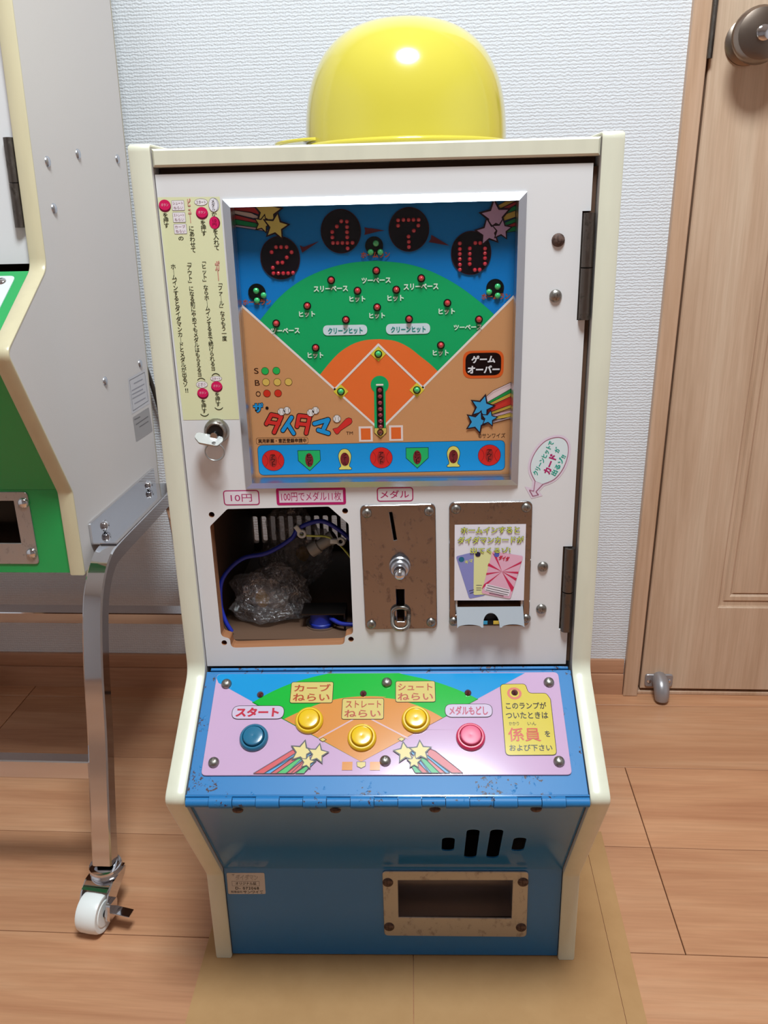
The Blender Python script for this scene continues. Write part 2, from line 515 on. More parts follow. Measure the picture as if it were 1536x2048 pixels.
# lettering: glyph outlines turned into a mesh and fitted to a box
_fc = bpy.data.curves.new('glyphs', 'FONT'); _fo = bpy.data.objects.new('glyphs', _fc)
def glyphs(s, bold=0.0, gap=1.0, line=1.0, res=3, align='CENTER', shear=0.0):
    _fc.body = s; _fc.offset = bold; _fc.space_character = gap; _fc.space_line = line; _fc.resolution_u = res
    _fc.align_x = align; _fc.shear = shear; _fc.fill_mode = 'FRONT'
    me = bpy.data.meshes.new_from_object(_fo)
    V = [(v.co.x, v.co.y) for v in me.vertices]; F = [tuple(p.vertices) for p in me.polygons]
    bpy.data.meshes.remove(me)
    return V, F
def text2(s, boxp, bold=0.02, gap=1.0, line=1.0, pad=0.0, rot=0.0, ref=None):
    """-> (2-D verts, faces) filling boxp = [(x0, z0), (x1, z1)]"""
    kanji = any('\u4e00' <= ch <= '\u9fff' for ch in s)
    if kanji and bold > 0:
        # dense characters are thickened by overprinting, not by swelling their outlines
        V0, F0 = glyphs(s, 0.0, gap, line); V, F = [], []
        for dx, dy in ((0, 0), (bold, bold), (-bold, bold), (bold, -bold), (-bold, -bold)):
            k = len(V); V += [(x + dx * 0.8, y + dy * 0.8) for x, y in V0]; F += [tuple(i + k for i in f) for f in F0]
    else: V, F = glyphs(s, bold, gap, line)
    R = V if ref is None or kanji else glyphs(s, ref, gap, line)[0]
    x0, x1 = min(v[0] for v in R), max(v[0] for v in R); y0, y1 = min(v[1] for v in R), max(v[1] for v in R)
    (a, b), (c, d) = boxp; a, c = min(a, c), max(a, c); b, d = min(b, d), max(b, d)
    kx = (c - a) / (x1 - x0); ky = (d - b) / (y1 - y0)
    out = [(a + (v[0] - x0) * kx, b + (v[1] - y0) * ky) for v in V]
    if rot:
        mx, my = (a + c) / 2, (b + d) / 2; cs, sn = math.cos(rot), math.sin(rot)
        out = [(mx + (x - mx) * cs - (y - my) * sn, my + (x - mx) * sn + (y - my) * cs) for x, y in out]
    nv = len(out) // (5 if kanji and bold > 0 else 1)
    return [(x, y, 0.000004 * (i // max(nv, 1))) for i, (x, y) in enumerate(out)], F

class Sheet:
    """a flat surface of a thing: (u, v) on it, n above it"""
    def __init__(s, parent, o, U, V, N):
        s.p = parent; s.o, s.U, s.V, s.N = Vector(o), Vector(U), Vector(V), Vector(N); s.density = None
    def at(s, u, v, n=0.0):
        return tuple(s.o + s.U * u + s.V * v + s.N * n)
    def put3(s, m):
        """mesh with outline in x-z and its face to -y -> onto the sheet"""
        return ([s.at(v[0], v[2], -v[1]) for v in m[0]],) + tuple(m[1:])
    def ink(s, name, polys, col, n, holes=(), rough=0.4, parent=None, label=None):
        if polys and not isinstance(polys[0][0], (tuple, list, Vector)): polys = [polys]
        m = join(*[flat(p, -k * 0.000004, holes) for k, p in enumerate(polys)])
        m = ([s.at(v[0], v[2], n - v[1]) for v in m[0]], m[1], m[2])
        return part(name, m, col if not isinstance(col, str) else flat_m(col, rough, density=s.density), parent or s.p, 0, label)
    def write(s, txt, boxp, col, n, bold=0.02, gap=1.0, line=1.0, rot=0.0, rough=0.4, edge=None, edge_w=0.05, flip=False, parent=None):
        if edge:
            V, F = text2(txt, boxp, bold + edge_w, gap, line, rot=rot, ref=bold)
            part('lettering', ([s.at(x, y, n - 0.00012 + z) for x, y, z in V], F), flat_m(edge, rough, density=s.density), parent or s.p, 0)
        V, F = text2(txt, boxp, bold, gap, line, rot=rot)
        if flip:
            ys = [v[1] for v in V]; k = min(ys) + max(ys); V = [(x, k - y, z) for x, y, z in V]
        return part('lettering', ([s.at(x, y, n + z) for x, y, z in V], F), flat_m(col, rough, density=s.density), parent or s.p, 0)

# ================================================================== the room (turned frame: x along the back wall, y into it)
DX0, DX1, DH = 0.4695, 1.235, 2.03         # door opening
SHEAR = 0.0172                             # the door and its casing stand slightly out of plumb
def lean(m): return ([(v[0] + v[2] * SHEAR, v[1], v[2]) for v in m[0]],) + tuple(m[1:])
CX0 = 0.4393
op = [(CX0 + 0.01, -0.01), (DX1 + 0.02, -0.01), (DX1 + 0.02 + DH * SHEAR, DH + 0.02), (CX0 + 0.01 + DH * SHEAR, DH + 0.02)]
wall = room_obj('wall_back', plate([(-1.75, -0.02), (CX0 + 0.01, -0.02)] + [op[3], op[2]] + [(DX1 + 0.02, -0.02), (2.1, -0.02), (2.1, 2.5), (-1.75, 2.5)], 0, 0.08), M_WALL, smooth=0)
room_obj('wall_left', box(-1.83, -5.6, -0.02, -1.75, 0.08, 2.5), M_WALL, smooth=0)
room_obj('wall_right', box(2.1, -5.6, -0.02, 2.18, 0.08, 2.5), M_WALL, smooth=0)
room_obj('wall_front', box(-1.83, -5.68, -0.02, 2.18, -5.6, 2.5), M_WALL, smooth=0)
room_obj('ceiling', box(-1.83, -5.68, 2.5, 2.18, 0.08, 2.56), M_CEIL, smooth=0)
# baseboard: lower board and a set-back cap strip
def baseb(x0, x1):
    prof = [(0, -0.003), (0, 0.072), (-0.006, 0.072), (-0.0065, 0.0705), (-0.0065, 0.0445), (-0.0045, 0.0435), (-0.0045, 0.0425), (-0.0085, 0.0415), (-0.009, 0.0395), (-0.009, -0.003)]
    return side_prism(prof, x0, x1)
room_obj('baseboard_back', baseb(-1.75, CX0 - 0.001), M_BASEB, smooth=20)
room_obj('baseboard_right', baseb(DX1 + 0.055, 2.1), M_BASEB, smooth=20)
# casing around the door
t1 = room_obj('trim_1', lean(plate([(CX0, -0.003), (DX0 - 0.003, -0.003), (DX0 - 0.003, DH + 0.004), (DX1 + 0.004, DH + 0.004), (DX1 + 0.004, -0.003), (DX1 + 0.035, -0.003), (DX1 + 0.035, DH + 0.035), (CX0, DH + 0.035)], -0.014, 0.07, bev=0.0015)), M_CASING)
room_obj('trim_2', plate(rect(DX0 - 0.003, -0.003, DX1 + 0.004, 0.004), -0.005, 0.07, bev=0.001), M_CASING)
# door leaf with a sunk panel
d1 = room_obj('door_1', lean(join(
    plate(rect(DX0 + 0.003, 0.010, DX1 - 0.002, DH), -0.006, 0.034, holes=[rect(0.601, 0.188, 1.105, 1.86)], bev=0.002),
    plate(rect(0.601, 0.188, 1.105, 1.86), 0.002, 0.030, holes=[rect(0.609, 0.196, 1.097, 1.852)]),
    plate(rect(0.6, 0.18, 1.11, 1.87), 0.006, 0.028))), M_DOOR)
part('panel', lean(plate(rect(0.6235, 0.2105, 1.0825, 1.8375), 0.001, 0.010, bev=0.004)), M_DOOR, d1)
part('panel_molding', lean(plate(rect(0.609, 0.196, 1.097, 1.852), -0.0005, 0.008, holes=[rect(0.6235, 0.2105, 1.0825, 1.8375)], bev=0.0035)), M_DOOR, d1)
kx, kz = (0.5625,1.1198)
kn = part('door_knob', move(xf(lathe([(0.0, 0.0), (0.033, 0.0), (0.033, 0.004), (0.026, 0.008), (0.012, 0.010), (0.011, 0.026), (0.020, 0.032), (0.034, 0.040), (0.0385, 0.050), (0.038, 0.060), (0.034, 0.067), (0.024, 0.070), (0.0, 0.071)], 32), TO_FRONT), (kx - 0.018, -0.006, kz + 0.012)), M_KNOB, d1, label='satin round door knob')
part('lock_button', move(xf(lathe([(0.0, 0.070), (0.0105, 0.070), (0.0105, 0.074), (0.008, 0.0755), (0.0, 0.076)], 20), TO_FRONT), (kx - 0.018, -0.006, kz + 0.012)), M_CHROME, kn)
hz = 1.110
part('hinge', lean(move(lathe([(0.0, 0), (0.0042, 0), (0.0042, 0.10), (0.0, 0.10)], 12), (DX0 + 0.0, -0.016, hz))), M_HINGE, d1)
# door stop at the foot of the door leaf
sx, sz = (0.5060,0.0299)
st = part('door_stop', plate(rect(sx - 0.026, sz - 0.0135, sx + 0.027, sz + 0.0135, 0.006), -0.0095, -0.005, bev=0.0012), M_STOP, d1, label='grey metal door stop')
pth = [(0, -0.006, 0.004), (0, -0.016, 0.004), (0, -0.026, 0.0), (0, -0.033, -0.008), (0, -0.036, -0.018), (0, -0.0365, -0.026)]
part('stop_arm', move(tube(pth, [0.0145, 0.0152, 0.0150, 0.0146, 0.0138, 0.0120], 16), (sx + 0.001, 0, sz)), M_STOP, st)
scr = mk_mesh('screw', xf(lathe([(0.0042, 0), (0.0042, 0.001), (0.003, 0.002), (0.001, 0.0022), (0.0008, 0.001), (0.0, 0.001)], 14), TO_FRONT), M_CHROME)
for k in (-1, 1): put('screw', scr, st, (sx + k * 0.0185, -0.0095, sz))

# floor: a dark bed with boards laid on it
fl = room_obj('floor', box(-1.75, -5.6, -0.03, 2.1, 0.08, -0.0125), mat('floor_bed', '5A3A26', 0.9), smooth=0)
rows = [0.02, -0.0455] + [-0.2395 - 0.1935 * k for k in range(28)] + [-5.6]
joints = [-0.752, -0.752, 0.398, 0.398, 1.16, -0.2, 0.6]
for i in range(len(rows) - 1):
    y1, y0 = rows[i], rows[i + 1]
    j = joints[i] if i < len(joints) else random.uniform(-1.2, 0.6)
    cuts = [-1.75] + sorted(c for c in (j - 1.82, j, j + 1.82) if -1.7 < c < 2.05) + [2.1]
    for a, b in zip(cuts[:-1], cuts[1:]):
        g = 0.0006
        V, F, I = plate(rect(a + g, y0 + g, b - g, y1 - g), 0.003, 0.0125, bev=0.0007)
        m = ([(v[0], v[2], -v[1]) for v in V], [f[::-1] for f in F], I)
        cx, cy = (a + b) / 2, (y0 + y1) / 2
        put('plank', mk_mesh('plank', move(m, (-cx, -cy, 0)), M_FLOOR, 20), fl, (cx, cy, 0))

# ceiling lamp
lamp = root('ceiling_light_offscreen', (LAMP_AT[0], LAMP_AT[1], LAMP_AT[2]), 'round white ceiling lamp above the cabinet', 'lamp')
part('housing', move(lathe([(0.0, 0.08), (0.24, 0.08), (0.30, 0.05), (0.306, 0.02), (0.295, 0.02), (0.0, 0.03)], 40), LAMP_AT), mat('lamp_white', 'E8E8E6', 0.5), lamp)
M_LAMP = bpy.data.materials.new('lamp_diffuser'); M_LAMP.use_nodes = True
_n = M_LAMP.node_tree; _n.nodes.remove(_n.nodes['Principled BSDF'])
_e = add(_n, 'ShaderNodeEmission'); _e.inputs[0].default_value = LAMP_TINT; _e.inputs[1].default_value = LAMP_POWER
_n.links.new(_e.outputs[0], _n.nodes['Material Output'].inputs['Surface'])
part('diffuser_offscreen', move(lathe([(0.0, 0.0), (0.15, 0.003), (0.24, 0.010), (0.285, 0.021)], 40, cap=False), LAMP_AT), M_LAMP, lamp)

# cardboard under the middle cabinet
cb = root('cardboard_sheet', (0.03, 0.0, -0.003), 'flattened brown cardboard lying under the blue-based cabinet', 'cardboard')
def ground(poly, z0, z1, bev=0.0):
    V, F, I = plate(poly, -z1, -z0, bev=bev)
    return ([(v[0], v[2], -v[1]) for v in V], [f[::-1] for f in F], I)
part('sheet', ground([(-0.2478, -0.44), (0.0245, -0.445), (0.0245, 0.33), (-0.246, 0.33)], -0.003, -0.0003), M_CARD, cb)
part('sheet', ground([(0.0255, -0.445), (0.262, -0.45), (0.286, 0.236), (0.0255, 0.33)], -0.003, -0.0003), M_CARD, cb)
part('flap', ground([(0.263, -0.45), (0.283, -0.45), (0.3142, 0.2377), (0.287, 0.236)], -0.003, -0.0009), M_CARD, cb)

# ================================================================== the middle cabinet
W2, TH = 0.23, 0.0204
Y_UP, Z_TOP, Z_BEND, Y_KNEE, Z_KNEE, Z_LOW, Y_BACK = 0.0195, 0.9694, 0.4113, -0.1126, 0.3333, 0.1349, 0.335
cab = root('arcade_cabinet', (0, 0.16, 0), 'white baseball arcade cabinet with blue base and cream sides standing on cardboard', 'arcade cabinet')
front_line = [(Y_UP, Z_TOP), (Y_UP, Z_BEND), (Y_KNEE, Z_KNEE), (0.0, Z_LOW), (0.0, 0.0)]
prof = [(Y_BACK, 0.0)] + [(Y_BACK, Z_TOP)] + front_line
rad = [0.0, 0.004, 0.007, 0.022, 0.012, 0.012, 0.0]
def side_parts(rt, prof, rad, xs, trim_m, lamin, thick=0.0028):
    P = ccw(prof)
    for x0, x1 in xs:
        R = fillet(prof, rad, 5)
        inner = offset(ccw(R), thick)
        part('side_panel', side_prism(inner, x0 + 0.0004, x1 - 0.0004), lamin, rt, 20)
        # moulding that wraps the front edge: band between outline and inner outline, front part only
        Rc = ccw(R); n = len(Rc)
        ymax = max(q[0] for q in Rc)
        idx = [i for i in range(n)]
        V, F = [], []
        sec = lambda o, i: [(x0, inner[i]), (x0, (o[i][0] * 0.55 + inner[i][0] * 0.45, o[i][1] * 0.55 + inner[i][1] * 0.45)), (x0 + 0.0016, o[i]), (x1 - 0.0016, o[i]), (x1, (o[i][0] * 0.55 + inner[i][0] * 0.45, o[i][1] * 0.55 + inner[i][1] * 0.45)), (x1, inner[i])]
        for i in range(n):
            V += [(x, q[0], q[1]) for x, q in sec(Rc, i)]
        for i in range(n):
            j = (i + 1) % n
            for k in range(5):
                F.append((i * 6 + k, i * 6 + k + 1, j * 6 + k + 1, j * 6 + k))
        part('edge_trim', (V, F, [0] * len(F)), trim_m, rt, 50)
side_parts(cab, prof, rad, [(-W2, -W2 + TH), (W2 - TH, W2)], M_TRIM, M_SIDE)
XI = W2 - TH - 0.0006
rail_z0 = 0.9487
part('top_rail', plate(rect(-XI, rail_z0, XI, 0.9648), 0.0235, 0.045, bev=0.002), M_TRIM, cab)
part('top_panel', box(-XI, 0.0455, 0.951, XI, 0.333, 0.9645), M_TRIM, cab)
# back board with a row of vent slots
vz0, vz1 = (-0.1629,0.4483)[1], (-0.1602,0.4902)[1]; vx0, vx1 = (-0.1866,0.4722)[0], (-0.1221,0.4714)[0]
slots = [rect(vx0 + (vx1 - vx0) * k / 5 - 0.0042, vz0, vx0 + (vx1 - vx0) * k / 5 + 0.0042, vz1, 0.003) for k in range(-1, 12)]
part('back_panel', plate(rect(-XI, 0.0, XI, 0.951), 0.322, 0.333, holes=slots), M_DARKIN, cab, 0)
part('bottom_panel', box(-XI, 0.0065, 0.002, XI, 0.3215, 0.014), M_DARKIN, cab)
part('inner_shelf', box(-XI, 0.0465, 0.425, XI, 0.3215, 0.437), M_DARKIN, cab)
part('inner_lining', box(-XI, 0.0465, 0.4375, -XI + 0.006, 0.3215, 0.95), M_DARKIN, cab)
part('inner_lining', box(XI - 0.006, 0.0465, 0.4375, XI, 0.3215, 0.95), M_DARKIN, cab)
part('inner_frame', join(box(-XI, 0.046, 0.940, XI, 0.06, 0.9508), box(XI - 0.012, 0.034, 0.4133, XI, 0.0464, 0.9399)), M_DARKIN, cab)

# ---- the white door
YD = 0.028
DOOR = Sheet(cab, (0, YD, 0), (1, 0, 0), (0, 0, 1), (0, -1, 0))
DXL, DXR, DZ0, DZ1 = -0.2090, 0.2040, 0.4125, 0.9425
win = [(-0.1400, 0.6345), (0.1365, 0.6345), (0.1365, 0.9125), (-0.1400, 0.9125)]
coin = fillet([(-0.1896,0.5857),(-0.1690,0.6053),(-0.0588,0.6067),(-0.0381,0.5863),(-0.0380,0.4531),(-0.0475,0.4504),(-0.0482,0.4394),(-0.1793,0.4362),(-0.1795,0.4483),(-0.1894,0.4511)], [0.004, 0.004, 0.004, 0.004, 0.005, 0.004, 0.006, 0.006, 0.004, 0.006], 3)
dot_at = [(-0.1866,0.5990),(-0.0414,0.6014),(-0.1865,0.4428),(-0.0407,0.4461)]
notch1, notch2 = [(0.1960,0.9005),(0.1956,0.7985)], [(0.1941,0.5574),(0.1957,0.4568)]
nx = min(notch1[0][0], notch1[1][0])
outline = [(DXL, DZ0), (DXR, DZ0), (DXR, notch2[1][1]), (notch2[0][0], notch2[1][1]), (notch2[0][0], notch2[0][1]), (DXR, notch2[0][1]), (DXR, notch1[1][1]), (notch1[0][0], notch1[1][1]), (notch1[0][0], notch1[0][1]), (DXR, notch1[0][1]), (DXR, DZ1), (DXL, DZ1)]
medal_slot = rect(*(0.0019,0.6020), *(0.0267,0.4656))
card_open = rect(*(0.0800,0.5786), *(0.1506,0.4847))
door = part('front_door', plate(outline, YD, YD + 0.016, holes=[win, coin, card_open, medal_slot] + [ell(x, z, 0.0032, n=14) for x, z in dot_at], mids=(0, 0, 1)), [M_WHITE, M_MDF], cab, 20, label='white hinged front door')
DS = Sheet(door, DOOR.o, DOOR.U, DOOR.V, DOOR.N)

bolt_me = mk_mesh('bolt', xf(lathe([(0.0062, 0), (0.0060, 0.0012), (0.0048, 0.0027), (0.0028, 0.0036), (0.0, 0.0039)], 18), TO_FRONT), M_BOLT, 60)
bolt_r = mk_mesh('rusty_bolt', xf(lathe([(0.0064, 0), (0.0062, 0.0012), (0.0050, 0.0026), (0.0028, 0.0034), (0.0, 0.0036)], 18), TO_FRONT), M_RUST, 60)
def bolt(parent, S, uv, k=1.0, me=bolt_me, n=0.0, tilt=0.0):
    return copy_at('bolt', me, parent, S.at(uv[0], uv[1], n), (tilt, 0, 0), (k, k, k))
for q, me in zip([(0.1744,0.8747),(0.1742,0.8226)], (bolt_r, bolt_me)): bolt(door, DOOR, q, 1.0, me)
for q, me in zip([(0.1732,0.5339),(0.1735,0.4826)], (bolt_me, bolt_me)): bolt(door, DOOR, q, 0.95, me)
# two lift-off hinges
def hinge(top, bot, mid):
    zc = mid[1]
    h = part('hinge', move(lathe([(0.0, bot[1]), (0.0058, bot[1]), (0.0058, zc - 0.0006), (0.0, zc - 0.0006)], 18), (top[0], YD - 0.001, 0)), M_HINGE, door, label='dark steel hinge barrel')
    part('hinge_barrel', move(lathe([(0.0, zc + 0.0006), (0.0058, zc + 0.0006), (0.0058, top[1]), (0.0025, top[1]), (0.002, top[1] - 0.002), (0.0, top[1] - 0.002)], 18), (top[0], YD - 0.001, 0)), M_HINGE, h)
    part('hinge_leaf', box(top[0] - 0.0085, YD + 0.002, bot[1], top[0] + 0.004, YD + 0.005, top[1]), M_HINGE, h)
hinge((0.2028,0.8988), (0.2043,0.7993), (0.2039,0.8488))
hinge((0.2015,0.5561), (0.2030,0.4559), (0.2025,0.5041))

# ---- display window: aluminium frame, pane, printed board, lamps
disp = part('display_board', plate(rect(-0.146, 0.626, 0.143, 0.919), 0.0465, 0.050), flat_m('0A7AC8', 0.45), cab, 0, label='printed baseball diamond board behind glass')
BO = Sheet(disp, (0, 0.046, 0), (1, 0, 0), (0, 0, 1), (0, -1, 0))
ox0, oz0, ox1, oz1 = -0.1465, 0.6285, 0.1430, 0.9190
ix0, iz0, ix1, iz1 = -0.1385, 0.6360, 0.1350, 0.9115
def rail4(a, b, c, d):
    """one mitred frame rail: outer edge a-b, inner edge c-d (door plane), sloping in to the pane"""
    f = lambda p, y: (p[0], y, p[1])
    V = [f(a, YD - 0.0002), f(b, YD - 0.0002), f(a, YD - 0.0016), f(b, YD - 0.0016), f(c, YD - 0.0062), f(d, YD - 0.0062), f(c, YD + 0.0150), f(d, YD + 0.0150)]
    return V, [(0, 1, 3, 2), (2, 3, 5, 4), (4, 5, 7, 6)], [0] * 3
O = [(ox0, oz0), (ox1, oz0), (ox1, oz1), (ox0, oz1)]; I_ = [(ix0, iz0), (ix1, iz0), (ix1, iz1), (ix0, iz1)]
for k in range(4):
    part('frame_rail', rail4(O[k], O[(k + 1) % 4], I_[k], I_[(k + 1) % 4]), M_ALU, disp, 20)
part('glass_pane', plate(rect(ix0, iz0, ix1, iz1), YD + 0.004, YD + 0.006), M_GLASS, disp, 0)

# ---- printed artwork of the board (layers a tenth of a millimetre apart)
bx0, bx1, bz0, bz1 = -0.1455, 0.1425, 0.6265, 0.9185
SKY, GRASS, SAND, CLAY, LINE, YEL, RED, STRIP = '0A7AC8', '12A561', 'CF9163', 'EE6F33', 'EBDAD4', 'E4CB70', 'D9302C', '0F93DA'
arc = spline([(-0.1457,0.7791),(-0.1224,0.8024),(-0.1017,0.8242),(-0.0796,0.8401),(-0.0539,0.8511),(-0.0276,0.8570),(-0.0016,0.8586)], 5)[:-1] + spline([(-0.0016,0.8586),(0.0263,0.8553),(0.0501,0.8483),(0.0749,0.8358),(0.0959,0.8211),(0.1166,0.8033),(0.1366,0.7800)], 5)
home = (-0.0020,0.6858)
Lf, Rf = (-0.1398,0.8183), (0.1340,0.8198)
gl = BO.ink('outfield_print', arc + [home], GRASS, 0.0002)
slopeL = (Lf[1] - home[1]) / (Lf[0] - home[0]); slopeR = (Rf[1] - home[1]) / (Rf[0] - home[0])
LL = (bx0, home[1] + slopeL * (bx0 - home[0])); RR = (bx1, home[1] + slopeR * (bx1 - home[0]))
BO.ink('sand_print', [LL, home, RR, (bx1, bz0), (bx0, bz0)], SAND, 0.0004)
inf = spline([(-0.0637,0.7453),(-0.0522,0.7586),(-0.0410,0.7692),(-0.0278,0.7769),(-0.0148,0.7806),(-0.0009,0.7814)], 5)[:-1] + spline([(-0.0004,0.7814),(0.0155,0.7792),(0.0293,0.7726),(0.0410,0.7633),(0.0517,0.7546),(0.0602,0.7463)], 5)
BO.ink('infield_print', inf + [home], CLAY, 0.0003)
lw = 0.0022
BO.ink('foul_line_print', line_strip([LL, home], lw) + line_strip([home, RR], lw), LINE, 0.0005)
b1, b2, b3 = (-0.0421,0.7279), (-0.0019,0.7663), (0.0374,0.7282)
BO.ink('base_line_print', line_strip([(-0.0486,0.7303), (-0.0016,0.7759)], lw) + line_strip([(-0.0016,0.7759), (0.0445,0.7297)], lw), LINE, 0.0005)
def diamond(c, r): return [(c[0] - r, c[1]), (c[0], c[1] - r), (c[0] + r, c[1]), (c[0], c[1] + r)]
for b in (b1, b2, b3): BO.ink('base_print', diamond(b, 0.0078), 'E2C93F', 0.0006)
# mound and pitcher's lane
mc = (-0.0013,0.7344)
mw = 0.0060
BO.ink('mound_print', [ell(mc[0], mc[1], 0.0094)] + [[(mc[0] - mw, mc[1]), (mc[0] + mw, mc[1]), (home[0] + mw, home[1]), (home[0] - mw, home[1])]], GRASS, 0.0006)
BO.ink('pitcher_plate_print', rect(mc[0] - 0.0038, mc[1] - 0.0009, mc[0] + 0.0038, mc[1] + 0.0009), LINE, 0.0008)
lane = [(-0.0013,0.7327),(-0.0015,0.6875)]
BO.ink('lane_band', fillet(ccw([(lane[0][0] - 0.0037, lane[0][1]), (lane[0][0] + 0.0037, lane[0][1]), (lane[1][0] + 0.0037, lane[1][1]), (lane[1][0] - 0.0037, lane[1][1])]), [0.003] * 4), '1E0E0C', 0.0008)  # flat dark band drawn under the lane lamps, no opening in the board
hp = [(-0.0083,0.6885),(0.0050,0.6883),(0.0048,0.6829),(-0.0018,0.6765),(-0.0085,0.6831)]
BO.ink('home_plate_print', hp, '2A1A10', 0.0009); BO.ink('home_plate_print', offset(ccw(hp), 0.0004), 'D9B85C', 0.0010)
for q in ([(-0.0248,0.6902),(-0.0101,0.6734)], [(0.0074,0.6908),(0.0222,0.6738)]):
    BO.ink('batter_box_print', rect(*q[0], *q[1]), 'EDD3CC', 0.0006)
    cx, cz = (q[0][0] + q[1][0]) / 2, (q[0][1] + q[1][1]) / 2; w, h = abs(q[1][0] - q[0][0]) / 2 - 0.0022, abs(q[1][1] - q[0][1]) / 2 - 0.0022
    BO.ink('batter_box_print', rect(cx - w, cz - h, cx + w, cz + h), 'E8682C', 0.0007)
# inning windows with dot digits
dome = [(1.0, 0.0), (0.97, 0.28), (0.86, 0.62), (0.66, 0.88), (0.36, 1.05), (0.0, 1.1)]
led_r = mk_mesh('led', xf(lathe([(r * 0.0021, h * 0.0024) for r, h in dome], 14), TO_FRONT), M_LEDR, 80)
led_g = mk_mesh('green_led', xf(lathe([(r * 0.0031, h * 0.0024) for r, h in dome], 16), TO_FRONT), M_LEDG, 80)
led_o = mk_mesh('field_led', xf(lathe([(r * 0.0029, h * 0.0042) for r, h in dome], 16), TO_FRONT), M_LEDR, 80)
def leds(pts, me, n, k=1.0):
    for q in pts: copy_at('led', me, disp, BO.at(q[0], q[1], n), scale=(k, k, k))
wins = [(-0.0972,0.8633), (-0.0357,0.8870), (0.0312,0.8872), (0.0923,0.8638)]
for w in wins:
    BO.ink('window_print', ell(w[0], w[1], 0.0199, 0.0208, 44), '3A1420', 0.0006)
    BO.ink('window_print', ell(w[0], w[1], 0.0192, 0.0201, 44), '120A12', 0.0007, rough=0.15)
leds([(-0.1005,0.8737),(-0.0955,0.8736),(-0.0901,0.8735),(-0.1053,0.8690),(-0.0854,0.8685),(-0.0905,0.8637),(-0.1000,0.8587),(-0.0952,0.8588),(-0.1051,0.8541),(-0.1048,0.8487),(-0.0999,0.8486),(-0.0950,0.8485),(-0.0901,0.8484),(-0.0852,0.8488)], led_r, 0.0008)
leds([(-0.0348,0.8964),(-0.0294,0.8960),(-0.0394,0.8917),(-0.0294,0.8910),(-0.0442,0.8867),(-0.0296,0.8862),(-0.0442,0.8816),(-0.0296,0.8814),(-0.0438,0.8764),(-0.0393,0.8763),(-0.0345,0.8762),(-0.0296,0.8761),(-0.0246,0.8761),(-0.0296,0.8709)], led_r, 0.0008)
leds([(0.0208,0.8961),(0.0261,0.8963),(0.0310,0.8962),(0.0358,0.8962),(0.0408,0.8961),(0.0207,0.8911),(0.0405,0.8908),(0.0360,0.8861),(0.0308,0.8807),(0.0310,0.8758),(0.0310,0.8709)], led_r, 0.0008)
leds([(0.0811,0.8731),(0.0812,0.8677),(0.0812,0.8631),(0.0812,0.8583),(0.0813,0.8530),(0.0813,0.8482),(0.0963,0.8732),(0.1010,0.8731),(0.0910,0.8681),(0.1059,0.8677),(0.0910,0.8631),(0.1059,0.8632),(0.0910,0.8581),(0.1060,0.8586),(0.0910,0.8534),(0.1061,0.8533),(0.0961,0.8476),(0.1009,0.8477)], led_r, 0.0008)
BO.ink('arrow_print', [[(-0.0771,0.8750),(-0.0735,0.8731),(-0.0572,0.8784),(-0.0749,0.8678)], [(-0.0125,0.8904),(-0.0116,0.8867),(-0.0127,0.8831),(0.0028,0.8864)], [(-0.0069,0.8895),(0.0079,0.8867),(-0.0070,0.8856)], [(0.0531,0.8818),(0.0526,0.8779),(0.0504,0.8750),(0.0709,0.8712)]], '5A2230', 0.0006)
# home run lamps on flat dark discs, board left uncut
for c, L3, box3 in (((-0.1229,0.8303), [(-0.1236,0.8320),(-0.1163,0.8274),(-0.1235,0.8224)], [(-0.1380,0.8239),(-0.1090,0.8182)]),
                    ((-0.0033,0.8728), [(-0.0015,0.8750),(-0.0069,0.8667),(0.0027,0.8665)], [(-0.0167,0.8672),(0.0121,0.8613)]),
                    ((0.1166,0.8298), [(0.1191,0.8310),(0.1107,0.8259),(0.1193,0.8222)], [(0.1029,0.8246),(0.1319,0.8186)])):
    BO.ink('home_run_surround', ell(c[0], c[1], 0.0089, n=30), '0A0F0C', 0.0006, rough=0.2)
    leds(L3, led_g, 0.0007)
    BO.write('ホームラン', box3, 'A3482A', 0.0014, 0.035)
# field lamps and their captions
FLED = [(-0.0473,0.8409),(-0.0212,0.8300),(-0.0018,0.8490),(-0.0727,0.8162),(-0.0019,0.8134),(-0.1054,0.7994),(-0.0340,0.8016)] + [(0.0429,0.8407),(0.0178,0.8302),(0.0690,0.8161),(0.0302,0.8011),(0.1009,0.7992)] + [(-0.0663,0.7739)] + [(0.0624,0.7741)]
for q in FLED: BO.ink('lamp_surround', ell(q[0], q[1], 0.0040, n=22), '12080A', 0.0006)  # flat dark disc drawn round each lamp, nothing cut into the board
leds(FLED, led_o, 0.0007)
for q in (b1, b2, b3): BO.ink('lamp_surround', ell(q[0], q[1], 0.0040, n=22), '0B1A0E', 0.0008)
leds([b1, b2, b3], led_g, 0.0009)
leds([(lane[0][0] + (lane[1][0] - lane[0][0]) * t, lane[0][1] + (lane[1][1] - lane[0][1]) * t) for t in (0.09, 0.235, 0.385, 0.535, 0.675, 0.82, 0.95)], mk_mesh('lane_led', xf(lathe([(r * 0.0024, h * 0.002) for r, h in dome], 14), TO_FRONT), mat('dull_red_led', '8E2034', 0.12, coat=1.0), 80), 0.0009)
BO.ink('lamp_surround', ell(hp[4][0] * 0.5 + hp[2][0] * 0.5, hp[2][1] + 0.0006, 0.0035, n=20), '1A0A08', 0.0012)
leds([(hp[4][0] * 0.5 + hp[2][0] * 0.5, hp[2][1] + 0.0006)], mk_mesh('home_led', xf(lathe([(r * 0.0027, h * 0.002) for r, h in dome], 14), TO_FRONT), mat('brown_led', '6E2A1C', 0.12, coat=1.0), 80), 0.0013)
